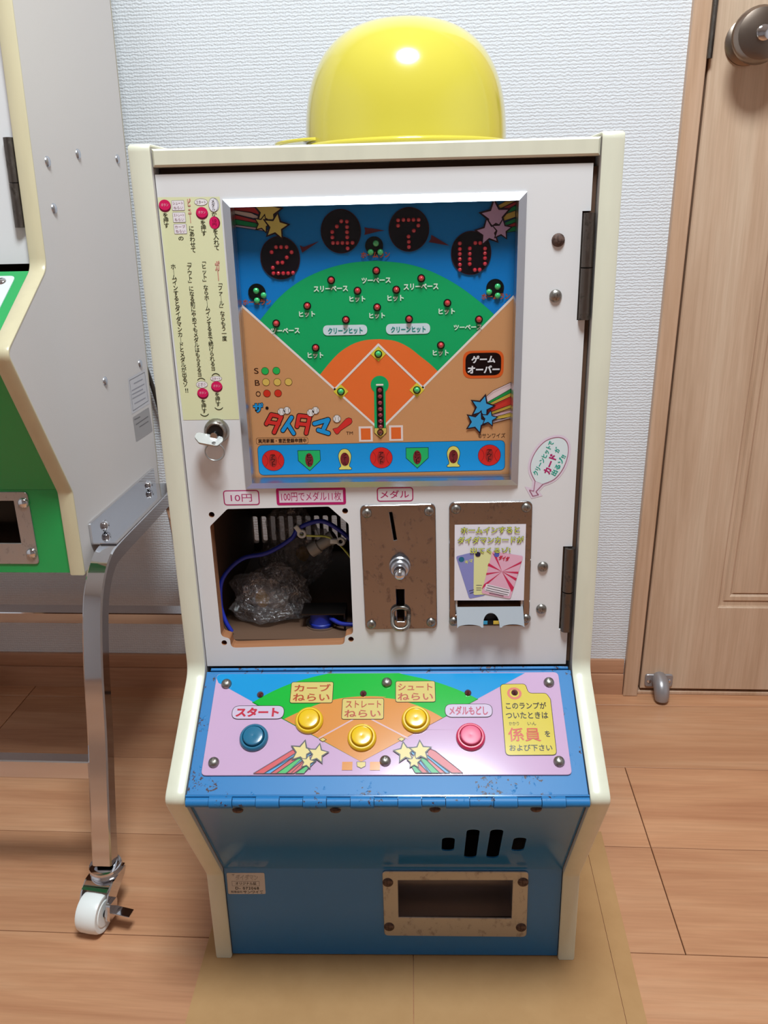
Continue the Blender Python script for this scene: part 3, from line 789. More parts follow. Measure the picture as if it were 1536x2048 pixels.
for s, q in (('スリーベース', [(-0.0654,0.8355),(-0.0307,0.8297)]), ('ヒット', [(-0.0296,0.8248),(-0.0135,0.8191)]), ('ツーベース', [(-0.0168,0.8426),(0.0125,0.8369)]), ('ヒット', [(-0.0815,0.8109),(-0.0651,0.8051)]),
             ('ツーベース', [(-0.1111,0.7948),(-0.0817,0.7889)]), ('ヒット', [(-0.0101,0.8079),(0.0059,0.8022)]), ('スリーベース', [(0.0250,0.8358),(0.0601,0.8297)]), ('ヒット', [(0.0087,0.8250),(0.0252,0.8190)]),
             ('ヒット', [(0.0601,0.8108),(0.0767,0.8049)]), ('ツーベース', [(0.0754,0.7944),(0.1042,0.7890)]), ('ヒット', [(-0.0749,0.7693),(-0.0587,0.7631)]), ('ヒット', [(0.0541,0.7693),(0.0704,0.7633)])):
    BO.write(s, q, 'DCE8D8', 0.0009, 0.04)
for q, b in (([(-0.0578,0.7964),(-0.0126,0.7862)], [(-0.0528,0.7940),(-0.0173,0.7874)]), ([(0.0066,0.7966),(0.0515,0.7860)], [(0.0114,0.7939),(0.0470,0.7875)])):
    BO.ink('caption_print', rect(*q[0], *q[1], 0.008, 8), 'D5DEE6', 0.0007)
    BO.write('クリーンヒット', b, '0E8C84', 0.0009, 0.035)
# strike, ball and out counters
for s, q in (('S', [(-0.1318,0.7542),(-0.1271,0.7483)]), ('B', [(-0.1319,0.7416),(-0.1268,0.7358)]), ('O', [(-0.1319,0.7298),(-0.1266,0.7241)])): BO.write(s, q, '3A1C14', 0.0006, 0.0)
for pts, c in (([(-0.1203,0.7509),(-0.1085,0.7510)], '28B052'), ([(-0.1202,0.7392),(-0.1083,0.7390),(-0.0966,0.7390)], 'DDB45A'), ([(-0.1200,0.7273),(-0.1083,0.7273)], 'D2301F')):
    for q in pts:
        BO.ink('counter_print', ell(q[0], q[1], 0.0040, n=26), '4A2A16', 0.0006); BO.ink('counter_print', ell(q[0], q[1], 0.0036, n=26), c, 0.0007)
# the title
def stroke(paths, w, col, n, edge=0.0009):
    P = [p for path in paths for p in cap_stroke(path, w + edge)]; BO.ink('title_print', P, '2A1210', n)
    P = [p for path in paths for p in cap_stroke(path, w)]; BO.ink('title_print', P, col, n + 0.00012)
stroke([[(-0.1169,0.7045),(-0.1229,0.6946)], [(-0.1169,0.7045),(-0.1066,0.7020)], [(-0.1066,0.7020),(-0.1152,0.6852)], [(-0.1203,0.6964),(-0.1098,0.6946)]], 0.0019, 'D9302C', 0.0006)
stroke([[(-0.0956,0.7012),(-0.1058,0.6871)], [(-0.1000,0.6940),(-0.0944,0.6837)]], 0.0019, '1B93D8', 0.0006)
stroke([[(-0.0875,0.7029),(-0.0904,0.6912)], [(-0.0875,0.7029),(-0.0763,0.7015)], [(-0.0763,0.7015),(-0.0810,0.6837)], [(-0.0893,0.6943),(-0.0783,0.6930)]], 0.0019, 'D9302C', 0.0006)
stroke([[(-0.0715,0.6940),(-0.0569,0.6981)], [(-0.0569,0.6981),(-0.0620,0.6884)], [(-0.0677,0.6869),(-0.0574,0.6833)]], 0.0021, '1B93D8', 0.0006)
bat = [(-0.0521,0.6878),(-0.0504,0.6883),(-0.0470,0.6891),(-0.0378,0.6986),(-0.0350,0.6997),(-0.0322,0.6986),(-0.0316,0.6954),(-0.0330,0.6934),(-0.0438,0.6865),(-0.0467,0.6829),(-0.0484,0.6823),(-0.0500,0.6838)]
BO.ink('title_print', offset(ccw(bat), -0.0004), '2A1210', 0.0006); BO.ink('title_print', bat, 'D9302C', 0.0008)
for c, r in (((-0.1000,0.7089), 0.0039), ((-0.1059,0.7075), 0.0040), ((-0.0697,0.7084), 0.0039), ((-0.0750,0.7059), 0.0040), ((-0.0475,0.6990), 0.0042)):
    BO.ink('ball_print', ell(c[0], c[1], r, n=24), '2A1814', 0.0010); BO.ink('ball_print', ell(c[0], c[1], r * 0.92, n=24), 'E6DAD8', 0.0011)
    sm = [[(c[0] + s * r * (1.15 - 0.75 * math.cos(a)) , c[1] + r * 0.95 * math.sin(a)) for a in [(-0.85 + 1.7 * k / 8) for k in range(9)]] for s in (-1, 1)]
    BO.ink('ball_print', line_strip(sm[0], 0.0003) + line_strip(sm[1], 0.0003), '5A2A24', 0.0012)
BO.write('ザ', [(-0.1355,0.7173),(-0.1248,0.7071)], '1B93D8', 0.0008, 0.05, edge='1A1410', edge_w=0.05)
BO.ink('title_print', ell(*(-0.1210,0.7117), 0.0017, n=16), '1A0E0C', 0.0007)
BO.write('TM', [(-0.0383,0.6847),(-0.0312,0.6814)], '3A1C14', 0.0006, 0.0)
q = [(-0.1352,0.6794),(-0.0794,0.6722)]
BO.ink('caption_print', line_strip(rect(*q[0], *q[1], 0.0028, 6), 0.0003, True), '4A2A18', 0.0006)
BO.write('実用新案・意匠登録申請中', [(-0.1330,0.6782),(-0.0814,0.6736)], '2E1610', 0.0006, 0.02)
BO.write('©サンワイズ', [(0.1020,0.6807),(0.1305,0.6754)], '3A2016', 0.0006, 0.0)
# game over plate
q = [(0.0851,0.7678),(0.1270,0.7394)]
BO.ink('game_over_print', rect(*q[0], *q[1], 0.009, 8), 'DE5A22', 0.0006)
q = [(0.0877,0.7655),(0.1244,0.7422)]
BO.ink('game_over_print', rect(*q[0], *q[1], 0.008, 8), '17080A', 0.0007, rough=0.2)
BO.write('ゲーム', [(0.0936,0.7629),(0.1183,0.7549)], 'E4DCE0', 0.0009, 0.045); BO.write('オーバー', [(0.0898,0.7526),(0.1229,0.7444)], 'E4DCE0', 0.0009, 0.045)
# ribbons and stars
def ribbons(S, bands, stars, n, sr, sc, edge='2A1420', ew=0.0005):
    for k, (c, poly) in enumerate(bands):
        S.ink('ribbon_print', poly, c, n + 0.00006 * k)
        S.ink('ribbon_print', line_strip(poly, ew, True), edge, n + 0.0009)
    for k, (x, y, r, ro) in enumerate(stars):
        S.ink('star_print', star(x, y, r * sr * 1.16, ro, 0.5), edge, n + 0.0010 + 0.0002 * k); S.ink('star_print', star(x, y, r * sr * 0.92, ro, 0.47), sc, n + 0.0011 + 0.0002 * k)
ribbons(BO, [('C03A40', [(-0.1420,0.9119),(-0.1128,0.9112),(-0.1099,0.9025),(-0.1229,0.9067),(-0.1422,0.9095)]), ('D9CBC8', [(-0.1417,0.9095),(-0.1229,0.9062),(-0.1130,0.9016),(-0.1152,0.8997),(-0.1420,0.9061)]), ('B83A40', [(-0.1415,0.9057),(-0.1163,0.8988),(-0.1175,0.8964),(-0.1413,0.9013)]), ('14945A', [(-0.1413,0.9013),(-0.1165,0.8964),(-0.1158,0.8920),(-0.1413,0.8960)]), ('C9B6CE', [(-0.1413,0.8958),(-0.1158,0.8920),(-0.0955,0.8866),(-0.1139,0.8895),(-0.1414,0.8940)]), ('14945A', [(-0.1129,0.9026),(-0.1077,0.9044),(-0.0997,0.9008),(-0.1015,0.8975)])],
        [(*(-0.1070,0.9073), 0.0145, 0.15), (*(-0.1122,0.8958), 0.0085, 0.3), (*(-0.0992,0.8931), 0.0125, 0.2)], 0.0006, 1.0, 'D8CB72')
ribbons(BO, [('CDB458', [(0.1145,0.9059),(0.1249,0.9109),(0.1350,0.9111),(0.1191,0.9039)]), ('B83A40', [(0.1196,0.9039),(0.1350,0.9106),(0.1351,0.9078),(0.1216,0.9009)]), ('14945A', [(0.1197,0.8996),(0.1351,0.9073),(0.1352,0.9025),(0.1212,0.8981)]), ('CDB458', [(0.1202,0.8976),(0.1347,0.9025),(0.1349,0.8963),(0.1213,0.8923)]), ('14945A', [(0.1229,0.8909),(0.1349,0.8954),(0.1350,0.8915),(0.1245,0.8884)]), ('B83A40', [(0.1093,0.8892),(0.1193,0.8924),(0.1199,0.8895),(0.1113,0.8868)]), ('B83A40', [(0.1255,0.8879),(0.1350,0.8915),(0.1351,0.8882),(0.1256,0.8855)]), ('14945A', [(0.1256,0.8850),(0.1351,0.8882),(0.1353,0.8833),(0.1246,0.8819)]), ('CDB458', [(0.1134,0.8829),(0.1185,0.8847),(0.1191,0.8793),(0.1150,0.8785)])],
        [(*(0.1152,0.8978), 0.0145, -0.1), (*(0.1089,0.8830), 0.0125, -0.15), (*(0.1217,0.8851), 0.0095, 0.1)], 0.0006, 1.0, 'C8A9D2')
ribbons(BO, [('E8C6C6', [(0.1053,0.7165),(0.1165,0.7262),(0.1347,0.7347),(0.1354,0.7281),(0.1103,0.7137)]), ('22A24E', [(0.1103,0.7137),(0.1349,0.7279),(0.1350,0.7237),(0.1125,0.7125)]), ('DEB64C', [(0.1125,0.7125),(0.1350,0.7237),(0.1351,0.7199),(0.1125,0.7092)]), ('D3362C', [(0.1104,0.7087),(0.1351,0.7199),(0.1353,0.7110),(0.1121,0.7031)]), ('DEB64C', [(0.1105,0.7020),(0.1353,0.7110),(0.1354,0.7077),(0.1149,0.7008)]), ('EBB9C4', [(0.1149,0.7006),(0.1355,0.7055),(0.1355,0.7027),(0.1166,0.6980)]), ('DEB64C', [(0.1166,0.6977),(0.1355,0.7027),(0.1357,0.6982),(0.1172,0.6940)]), ('EBB9C4', [(0.1007,0.6999),(0.1104,0.7037),(0.1105,0.7014),(0.1018,0.6977)]), ('E8C6C6', [(0.1040,0.6943),(0.1095,0.6942),(0.1357,0.6980),(0.1357,0.6965),(0.1063,0.6892)])],
        [(*(0.1055,0.7093), 0.0125, 0.25), (*(0.1002,0.6932), 0.0120, 0.35), (*(0.1128,0.6969), 0.0085, 0.2)], 0.0006, 1.0, '3A9BD2')
# the strip of result lamps
q = [*[(-0.1345,0.6707)], *[(0.1316,0.6400)]]
strip = fillet(ccw([(-0.1345,0.6713),(-0.1349,0.6374)] + [(0.1312,0.6394),(0.1304,0.6729)]), 0.006, 6)
BO.ink('strip_print', strip, '14283C', 0.0006); BO.ink('strip_print', offset(strip, 0.0004), STRIP, 0.0007)
M_MAROON = mat('maroon_lamp_lens', '7A1626', 0.2, coat=0.6)
def result(kind, c):
    if kind == 'アウト':
        BO.ink('ball_print', ell(c[0], c[1], 0.0122, 0.0118, 36), '28205A', 0.0009); BO.ink('ball_print', ell(c[0], c[1], 0.0118, 0.0114, 36), 'DB2622', 0.0010)
        for s in (-1, 1): BO.ink('ball_print', line_strip([(c[0] + s * (0.0155 - 0.0098 * math.cos(a)), c[1] + 0.0090 * math.sin(a)) for a in [-0.8 + 0.2 * k for k in range(9)]], 0.0003), '7A1420', 0.0011)
        lens = (0.0043, 0.0072, mat('deep_red_lens', 'A81C1E', 0.25, coat=0.5))
    elif kind == 'ヒット':
        p = [(c[0] - 0.0122, c[1] + 0.0108), (c[0] - 0.0122, c[1] - 0.0008), (c[0], c[1] - 0.0125), (c[0] + 0.0122, c[1] - 0.0008), (c[0] + 0.0122, c[1] + 0.0108)]
        BO.ink('plate_print', p, '102A1C', 0.0009); BO.ink('plate_print', offset(ccw(p), 0.0005), '1FB264', 0.0010)
        lens = (0.0044, 0.0076, M_MAROON)
    else:
        p = spline([(c[0] + x * 0.0072, c[1] + z * 0.0118) for x, z in ((0, 1), (-0.62, 0.85), (-0.98, 0.4), (-0.9, -0.1), (-0.66, -0.62), (-0.95, -0.82), (-0.9, -1), (0, -1.0), (0.9, -1), (0.95, -0.82), (0.66, -0.62), (0.9, -0.1), (0.98, 0.4), (0.62, 0.85))], 4, True)
        BO.ink('bat_print', p, '1A1E14', 0.0009); BO.ink('bat_print', offset(ccw(p), 0.0005), 'E8D168', 0.0010)
        lens = (0.0049, 0.0074, M_MAROON)
    BO.ink('result_lens', ell(c[0], c[1], lens[0], lens[1], 28), lens[2], 0.0012)
    BO.write('\n'.join(kind.replace('ー', '｜')), [(c[0] - 0.0026, c[1] - 0.0066), (c[0] + 0.0026, c[1] + 0.0066)], '2A060A', 0.0013, 0.01, line=0.85)
for kind, c in (('アウト', (-0.1184,0.6542)), ('ヒット', (-0.0792,0.6542)), ('ファール', (-0.0408,0.6544)), ('アウト', (-0.0016,0.6554)), ('ヒット', (0.0370,0.6554)), ('ファール', (0.0757,0.6557)), ('アウト', (0.1140,0.6565))): result(kind, c)

# ---- instruction sticker on the door
stk = DOOR.ink('instruction_sticker', [(-0.2087,0.9223),(-0.1489,0.9214),(-0.1478,0.7041),(-0.2065,0.7044)], 'DCDAB0', 0.0002, label='pale yellow instruction sticker')
IN = Sheet(stk, DOOR.o, DOOR.U, DOOR.V, DOOR.N)
def vert(s): return '\n'.join(s.replace('ー', '｜').replace('「', '﹁').replace('」', '﹂').replace('(', '︵').replace(')', '︶'))
def column(s, top, bot, w, col='2E3020', bold=0.012):
    cx = (top[0] + bot[0]) / 2
    IN.write(vert(s), [(cx - w / 2, top[1]), (cx + w / 2, bot[1])], col, 0.0004, bold, line=0.92)
cw = 0.0050
column('か', (-0.1554,0.9077), (-0.1557,0.9042), cw); column('を入れて', (-0.1555,0.8924), (-0.1559,0.8729), cw + 0.0003)
column('を押す', (-0.1670,0.9007), (-0.1674,0.8865), cw); column('にあわせて', (-0.1789,0.8956), (-0.1791,0.8712), cw)
column('の', (-0.1898,0.8862), (-0.1902,0.8827), cw); column('を押す', (-0.2029,0.9083), (-0.2030,0.8945), cw)
column('「ファール」ならもう一度', (-0.1557,0.8414), (-0.1561,0.7852), cw); column('「ヒット」ならホームインするまで続けられるヨ', (-0.1707,0.8623), (-0.1698,0.7553), cw)
column('「アウト」になる前にやめてもメダルはもらえるヨ', (-0.1849,0.8615), (-0.1846,0.7495), cw); column('ホームインするとダイダマンカードとメダルが出るゾ', (-0.2001,0.8607), (-0.2007,0.7395), cw)
IN.write('!!', [(-0.2012,0.7377),(-0.1982,0.7334)], '2E3020', 0.0004, 0.01)
column('を押す', (-0.1685,0.7331), (-0.1686,0.7184), cw); column('を押す', (-0.1838,0.7260), (-0.1835,0.7115), cw)
for s, a, b in (('︵', (-0.1724,0.7529), (-0.1639,0.7497)), ('︶', (-0.1724,0.7175), (-0.1637,0.7143)), ('︵', (-0.1877,0.7484), (-0.1795,0.7454)), ('︶', (-0.1880,0.7110), (-0.1791,0.7077))): IN.write(s, [a, b], '2E3020', 0.0004, 0.0)
def pill(c, rx, rz, s, col='7A2A5A', box_=None):
    IN.ink('caption_print', ell(c[0], c[1], rx, rz, 28), '5A4A4A', 0.0004); IN.ink('caption_print', ell(c[0], c[1], rx - 0.0003, rz - 0.0003, 28), 'E8E0E0', 0.0005)
    IN.write(s, [(c[0] - rx * 0.72, c[1] - rz * 0.5), (c[0] + rx * 0.72, c[1] + rz * 0.5)], col, 0.0006, 0.0)
pill((-0.1673,0.9170), 0.0064, 0.0032, 'スタート', '4A2030'); pill((-0.1681,0.7472), 0.0060, 0.0028, 'スタート'); pill((-0.1834,0.7413), 0.0060, 0.0036, 'メダル\nもどし')
c = (-0.1556,0.9142)
for dx, rz in ((0.0010, 0.0062), (0.0, 0.0064)): IN.ink('medal_print', ell(c[0] + dx, c[1], 0.0046, rz, 28), '3A3436', 0.0004 + (0.0002 if dx == 0 else 0)); IN.ink('medal_print', ell(c[0] + dx, c[1], 0.0043, rz - 0.0003, 28), 'E4DEE4', 0.0005 + (0.0002 if dx == 0 else 0))
IN.write(vert('メダル'), [(c[0] - 0.0016, c[1] - 0.005), (c[0] + 0.0016, c[1] + 0.005)], '2A2A30', 0.0009, 0.0, line=0.85)
def redbtn(c, s, r=0.0056):
    IN.ink('button_print', ell(c[0], c[1] - 0.0008, r + 0.0003, r * 0.98, 28), '6E1030', 0.0004); IN.ink('button_print', ell(c[0], c[1] + 0.0002, r, r * 0.86, 28), 'CF1E58', 0.0005)
    IN.write(s, [(c[0] - r * 0.62, c[1] - 0.0010), (c[0] + r * 0.62, c[1] + 0.0016)], 'F2B8CC', 0.0006, 0.0)
for q in [(-0.2025,0.9151),(-0.1673,0.9076),(-0.1682,0.7394),(-0.1833,0.7325)]: redbtn(q, 'ボタン')
c = (-0.1558,0.8981)
IN.ink('coin_print', ell(c[0], c[1], 0.0053, 0.0058, 28), '7A1436', 0.0004); IN.ink('coin_print', ell(c[0] - 0.0005, c[1], 0.0046, 0.0055, 28), 'D01C5A', 0.0005); IN.write('10\n円', [(c[0] - 0.0022, c[1] - 0.003), (c[0] + 0.0018, c[1] + 0.003)], '5A0A24', 0.0006, 0.0)
for (a, b), s in (([(-0.1957,0.9191),(-0.1836,0.9099)], 'シュート\nねらい'), ([(-0.1959,0.9083),(-0.1836,0.8992)], 'ストレート\nねらい'), ([(-0.1959,0.8978),(-0.1835,0.8886)], 'カーブ\nねらい')):
    IN.ink('caption_print', rect(*a, *b, 0.0008), '4A4448', 0.0004); r = offset(rect(*a, *b, 0.0008), 0.00025); IN.ink('caption_print', r, 'E6DCE0', 0.0005)
    s1, s2 = s.split('\n'); m_ = (a[1] + b[1]) / 2
    IN.write(s1, [(a[0] + 0.0012, m_ + 0.0007), (b[0] - 0.0012, max(a[1], b[1]) - 0.0012)], '7A3050', 0.0006, 0.0); IN.write(s2, [(a[0] + 0.0016, min(a[1], b[1]) + 0.0012), (b[0] - 0.0016, m_ - 0.0007)], '7A3050', 0.0006, 0.0, gap=1.2)
IN.write(vert('ピュー'), [(-0.1803,0.9201),(-0.1774,0.8990)], 'D8BCA6', 0.0006, 0.0, line=0.9, edge='C4243C', edge_w=0.045)
IN.write(vert('ガー'), [(-0.1588,0.8623),(-0.1546,0.8445)], 'D8BCA6', 0.0006, 0.0, line=0.9, edge='C4243C', edge_w=0.045)
# price captions
def caption(a, b, s, tb, col, lw, r=0.004, bg='E6D6DE', bold=0.0):
    st_ = DOOR.ink('caption_sticker', rect(*a, *b, r, 6), col, 0.0002)
    T = Sheet(st_, DOOR.o, DOOR.U, DOOR.V, DOOR.N)
    T.ink('caption_print', offset(rect(*a, *b, r, 6), lw), bg, 0.0003); T.write(s, tb, col, 0.0004, bold)
caption(*[(-0.1720,0.6266),(-0.1330,0.6095)], '10円', [(-0.1641,0.6222),(-0.1412,0.6136)], 'B03068', 0.0012, bg='E2D6DC')
caption(*[(-0.1147,0.6284),(-0.0399,0.6088)], '100円でメダル11枚', [(-0.1094,0.6239),(-0.0450,0.6135)], 'B42064', 0.0030, 0.003, bg='E2CCD8')
caption(*[(-0.0066,0.6275),(0.0323,0.6115)], 'メダル', [(-0.0029,0.6241),(0.0278,0.6153)], 'B43064', 0.0012, bg='E0D6DA', bold=0.01)
# balloon sticker pointing at the card slot
bal = spline([(0.1611,0.6325),(0.1562,0.6430),(0.1564,0.6547),(0.1619,0.6669),(0.1703,0.6759),(0.1811,0.6796),(0.1892,0.6778),(0.1937,0.6709),(0.1938,0.6587),(0.1893,0.6449),(0.1809,0.6341),(0.1693,0.6289)], 4)
tail = [(0.1624,0.6208),(0.1652,0.6173),(0.1593,0.6158),(0.1555,0.6226),(0.1600,0.6215)]
BL = DOOR.ink('balloon_sticker', offset(ccw(bal + tail), -0.0026), 'DCC8D6', 0.0002, label='speech balloon sticker')
BS = Sheet(BL, DOOR.o, DOOR.U, DOOR.V, DOOR.N)
BS.ink('balloon_print', line_strip(bal + tail, 0.0006, True), '9A4064', 0.0004)
BS.ink('balloon_print', bal, 'D8E0E2', 0.0003)
def slant(s, a, b, h, col, bold):
    L = math.dist(a, b); mx, mz = (a[0] + b[0]) / 2, (a[1] + b[1]) / 2
    BS.write(s, [(mx - L / 2, mz - h / 2), (mx + L / 2, mz + h / 2)], col, 0.0005, bold, rot=math.atan2(b[1] - a[1], b[0] - a[0]))
slant('クリーンヒットで', (0.1607,0.6394), (0.1769,0.6755), 0.0062, '16A08A', 0.03); slant('カード', (0.1725,0.6404), (0.1797,0.6612), 0.0080, 'B02466', 0.05); slant('が', (0.1818,0.6635), (0.1838,0.6688), 0.0056, '16A08A', 0.03); slant('出るゾ!!', (0.1795,0.6388), (0.1901,0.6603), 0.0062, '16A08A', 0.03)

# ---- medal plate
mpo = fillet([(-0.0251,0.6078),(0.0558,0.6088),(0.0575,0.4600),(-0.0237,0.4592)], 0.006, 5)
ms1 = [(0.0062,0.5996),(0.0093,0.5997),(0.0137,0.5680),(0.0106,0.5674)]; ms2 = [(0.0119,0.5087),(0.0209,0.5086),(0.0203,0.4690),(0.0126,0.4691)]
med = part('medal_plate', plate(mpo, YD - 0.002, YD - 0.0001, holes=[ms1, ms2], bev=0.0006), M_STEEL, cab, 25, label='stained stainless medal slot plate')
MD = Sheet(med, (0, YD - 0.002, 0), (1, 0, 0), (0, 0, 1), (0, -1, 0))
for q in [(-0.0179,0.5992),(0.0488,0.6004),(-0.0167,0.4661),(0.0504,0.4680)]: bolt(med, MD, q, 0.86)
kp = (0.0166,0.5376)
kb = part('push_knob', move(xf(lathe([(0.0, 0), (0.0118, 0), (0.0118, 0.003), (0.0105, 0.0045), (0.0108, 0.009), (0.0098, 0.0115), (0.0085, 0.0125), (0.0072, 0.013), (0.0, 0.013)], 28), TO_FRONT), (kp[0], YD - 0.002, kp[1])), M_ALU, med, 40)
part('knob_tip', move(xf(lathe([(0.0066, 0.012), (0.0070, 0.014), (0.0070, 0.020), (0.0066, 0.024), (0.0052, 0.0275), (0.003, 0.0292), (0.0, 0.0297)], 24), TO_FRONT), (kp[0], YD - 0.002, kp[1])), M_CHROME, kb, 60)
rc = (0.0164,0.4767)
ring = spline([(rc[0] + x, rc[1] + z) for x, z in ((-0.0090, 0.0), (-0.0088, 0.0070), (-0.0050, 0.0105), (0, 0.0112), (0.0050, 0.0105), (0.0088, 0.0070), (0.0090, 0.0), (0.0086, -0.0065), (0.0048, -0.0100), (0, -0.0108), (-0.0048, -0.0100), (-0.0086, -0.0065))], 3, True)
part('guard_ring', tube([(x, YD - 0.0045 - 0.010 * max(0.0, (rc[1] - z + 0.004) / 0.0148), z) for x, z in ring], 0.0024, 10, True), M_BOLT, med, 60, label='worn chrome guard ring round the slot')

# ---- card plate, its sticker and the delivery lip
cpo = fillet([(0.0704,0.6103),(0.1592,0.6103),(0.1603,0.4618),(0.0711,0.4631)], 0.007, 5)
co = [(0.0776,0.4941),(0.1529,0.4938),(0.1531,0.4764),(0.0785,0.4771)]
crd = part('card_plate', plate(cpo, YD - 0.002, YD - 0.0001, holes=[co], bev=0.0006), M_STEEL, cab, 25, label='stainless card delivery plate')
CD = Sheet(crd, (0, YD - 0.002, 0), (1, 0, 0), (0, 0, 1), (0, -1, 0))
for q in [(0.0778,0.6026),(0.1524,0.6033),(0.0758,0.4687),(0.1567,0.4717)]: bolt(crd, CD, q, 0.86)
CD.ink('card_sticker', [(0.0765,0.5849),(0.1529,0.5848),(0.1534,0.4943),(0.0764,0.4950)], 'E8E2EA', 0.0003)
for s, q in (('ホームインすると', [(0.0831,0.5821),(0.1462,0.5750)]), ('ダイダマンカードが', [(0.0798,0.5711),(0.1510,0.5633)]), ('出てくるゾ!', [(0.0934,0.5586),(0.1371,0.5518)])):
    CD.write(s, q, 'D6DC62', 0.0014, 0.016, edge='3A3418', edge_w=0.034)
def bars(S, par, rows, col, n, w): S.ink('fine_print', [p for a, b in rows for p in line_strip([a, b], w)], col, n, parent=par)
CD.ink('card_print', fillet([(0.0778,0.5480),(0.0995,0.5536),(0.1106,0.5008),(0.0931,0.4968)], 0.0025), '8C8CC6', 0.0005)
CD.ink('card_print', fillet([(0.0975,0.5522),(0.1173,0.5548),(0.1132,0.5022),(0.0976,0.5015)], 0.002), 'E2DFA2', 0.0007)
pc = [(0.1175,0.5541),(0.1511,0.5478),(0.1385,0.4966),(0.1063,0.5037)]
CD.ink('card_print', fillet(pc, 0.0025), 'E6AFC4', 0.0009)
mid = (0.1284,0.5297)
rays = [[(0.1175,0.5520),(0.1219,0.5485)], [(0.1138,0.5399),(0.1126,0.5368)], [(0.1114,0.5281),(0.1111,0.5256)], [(0.1066,0.5087),(0.1088,0.5144)], [(0.1399,0.5048),(0.1420,0.5105)], [(0.1437,0.5186),(0.1449,0.5214)], [(0.1461,0.5267),(0.1465,0.5293)], [(0.1486,0.5389),(0.1497,0.5420)]]
CD.ink('card_print', [[mid, a, b] for a, b in rays], 'CE3058', 0.0010)
CD.ink('card_print', fillet([(0.1113,0.5154),(0.1382,0.5077),(0.1368,0.4995),(0.1095,0.5069)], 0.0015), 'EADFE6', 0.0011)
bars(CD, None, [[(0.1130,0.5132),(0.1363,0.5070)], [(0.1121,0.5104),(0.1364,0.5041)], [(0.1111,0.5079),(0.1352,0.5016)], [(0.1151,0.5040),(0.1307,0.5002)]], '3A2A34', 0.0012, 0.0006)
CD.write('ダイダ', [(0.1244,0.5485),(0.1360,0.5425)], 'C8203E', 0.0012, 0.05, rot=-0.2)
CD.ink('card_print', ell(*(0.1222,0.5499), 0.0029, n=20), '5A62B0', 0.0011); CD.ink('card_print', ell(*(0.1018,0.5505), 0.0029, n=20), '2A2440', 0.0011); CD.ink('card_print', ell(*(0.0840,0.5444), 0.0031, n=20), '2A6A8A', 0.0006)
CD.write('キマ', [(0.0875,0.5441),(0.0968,0.5398)], 'DADA7A', 0.0006, 0.03, rot=0.25)
bars(CD, None, [[(0.0930,0.5067),(0.0979,0.5081)], [(0.0937,0.5038),(0.0979,0.5052)], [(0.1007,0.5134),(0.1065,0.5133)], [(0.1008,0.5102),(0.1059,0.5101)], [(0.1008,0.5077),(0.1056,0.5076)]], '3A3A5A', 0.0008, 0.0006)
# lip: bent sheet with a thumb notch, leaning out of the plate
lx0, lx1 = 0.0789, 0.1527
def lip_pt(x, s): return (x, 0.0258 - 0.0178 * s, 0.4868 - 0.0168 * s)
nc = (lx0 + lx1) / 2 + 0.0008
outl = [(lx0, 0.0), (lx0, -1.0)]
outl += [(lx0 + 0.0135 - 0.0130 * math.cos(a), -1.0 + 0.15 * math.sin(a)) for a in [math.pi * k / 10 for k in range(11)]]
outl += [(nc - 0.0090 * math.cos(a), -1.0 + 0.70 * math.sin(a) ** 0.7) for a in [math.pi * k / 14 for k in range(15)]]
outl += [(lx1 - 0.0125 - 0.0122 * math.cos(a), -1.0 + 0.15 * math.sin(a)) for a in [math.pi * k / 10 for k in range(11)]]
outl += [(lx1, -1.0), (lx1, 0.0)]
V, F, I = plate(outl, 0.0, 1.0)
lip = part('delivery_lip', ([tuple(Vector(lip_pt(v[0], -v[2])) + Vector((0, 0.0006, -0.0006)) * v[1]) for v in V], F, I), mat('dull_lip_aluminium', '7C7C80', 0.6, 0.35), crd, 25, label='bent aluminium card lip')
part('lip_floor', box(lx0 + 0.001, 0.0135, 0.4700, lx1 - 0.001, YD - 0.0022, 0.4708), M_DARKMET, crd)
for k in (0, 1):
    x0 = lx0 + 0.0012 + k * 0.039
    single('game_card', box(x0, 0.0142, 0.4709, x0 + 0.0325, 0.0146, 0.4750), flat_m('3E9CC4' if k == 0 else 'D8B44A', 0.4), ('blue card' if k == 0 else 'yellow card') + ' lying in the card delivery lip', 'card', 'cards in the delivery lip')

# ---- door lock with its key
lk = (-0.1722, 0.6925)
lock = part('door_lock', move(xf(lathe([(0.0132, 0), (0.0132, 0.003), (0.0120, 0.0075), (0.0098, 0.0095), (0.0086, 0.0095), (0.0084, 0.0070), (0.0, 0.0070)], 30), TO_FRONT), (lk[0], YD, lk[1])), M_BOLT, door, 40, label='round chrome key lock')
part('lock_cylinder', move(xf(lathe([(0.0078, 0.006), (0.0078, 0.0085), (0.0, 0.0085)], 24), TO_FRONT), (lk[0], YD, lk[1])), M_DARKMET, lock, 40)
key = root('key', (lk[0], YD - 0.02, lk[1] - 0.03), 'silver key with a split ring turned in the cabinet door lock', 'key')
kpl = fillet([(-0.0190, -0.0005), (0.0085, -0.0005), (0.0095, -0.0065), (0.0060, -0.0150), (-0.0130, -0.0150), (-0.0195, -0.0080)], 0.004, 4)
V, F, I = plate(kpl, -0.0011, 0.0011, holes=[ell(0.0015, -0.0118, 0.0022, n=12)])
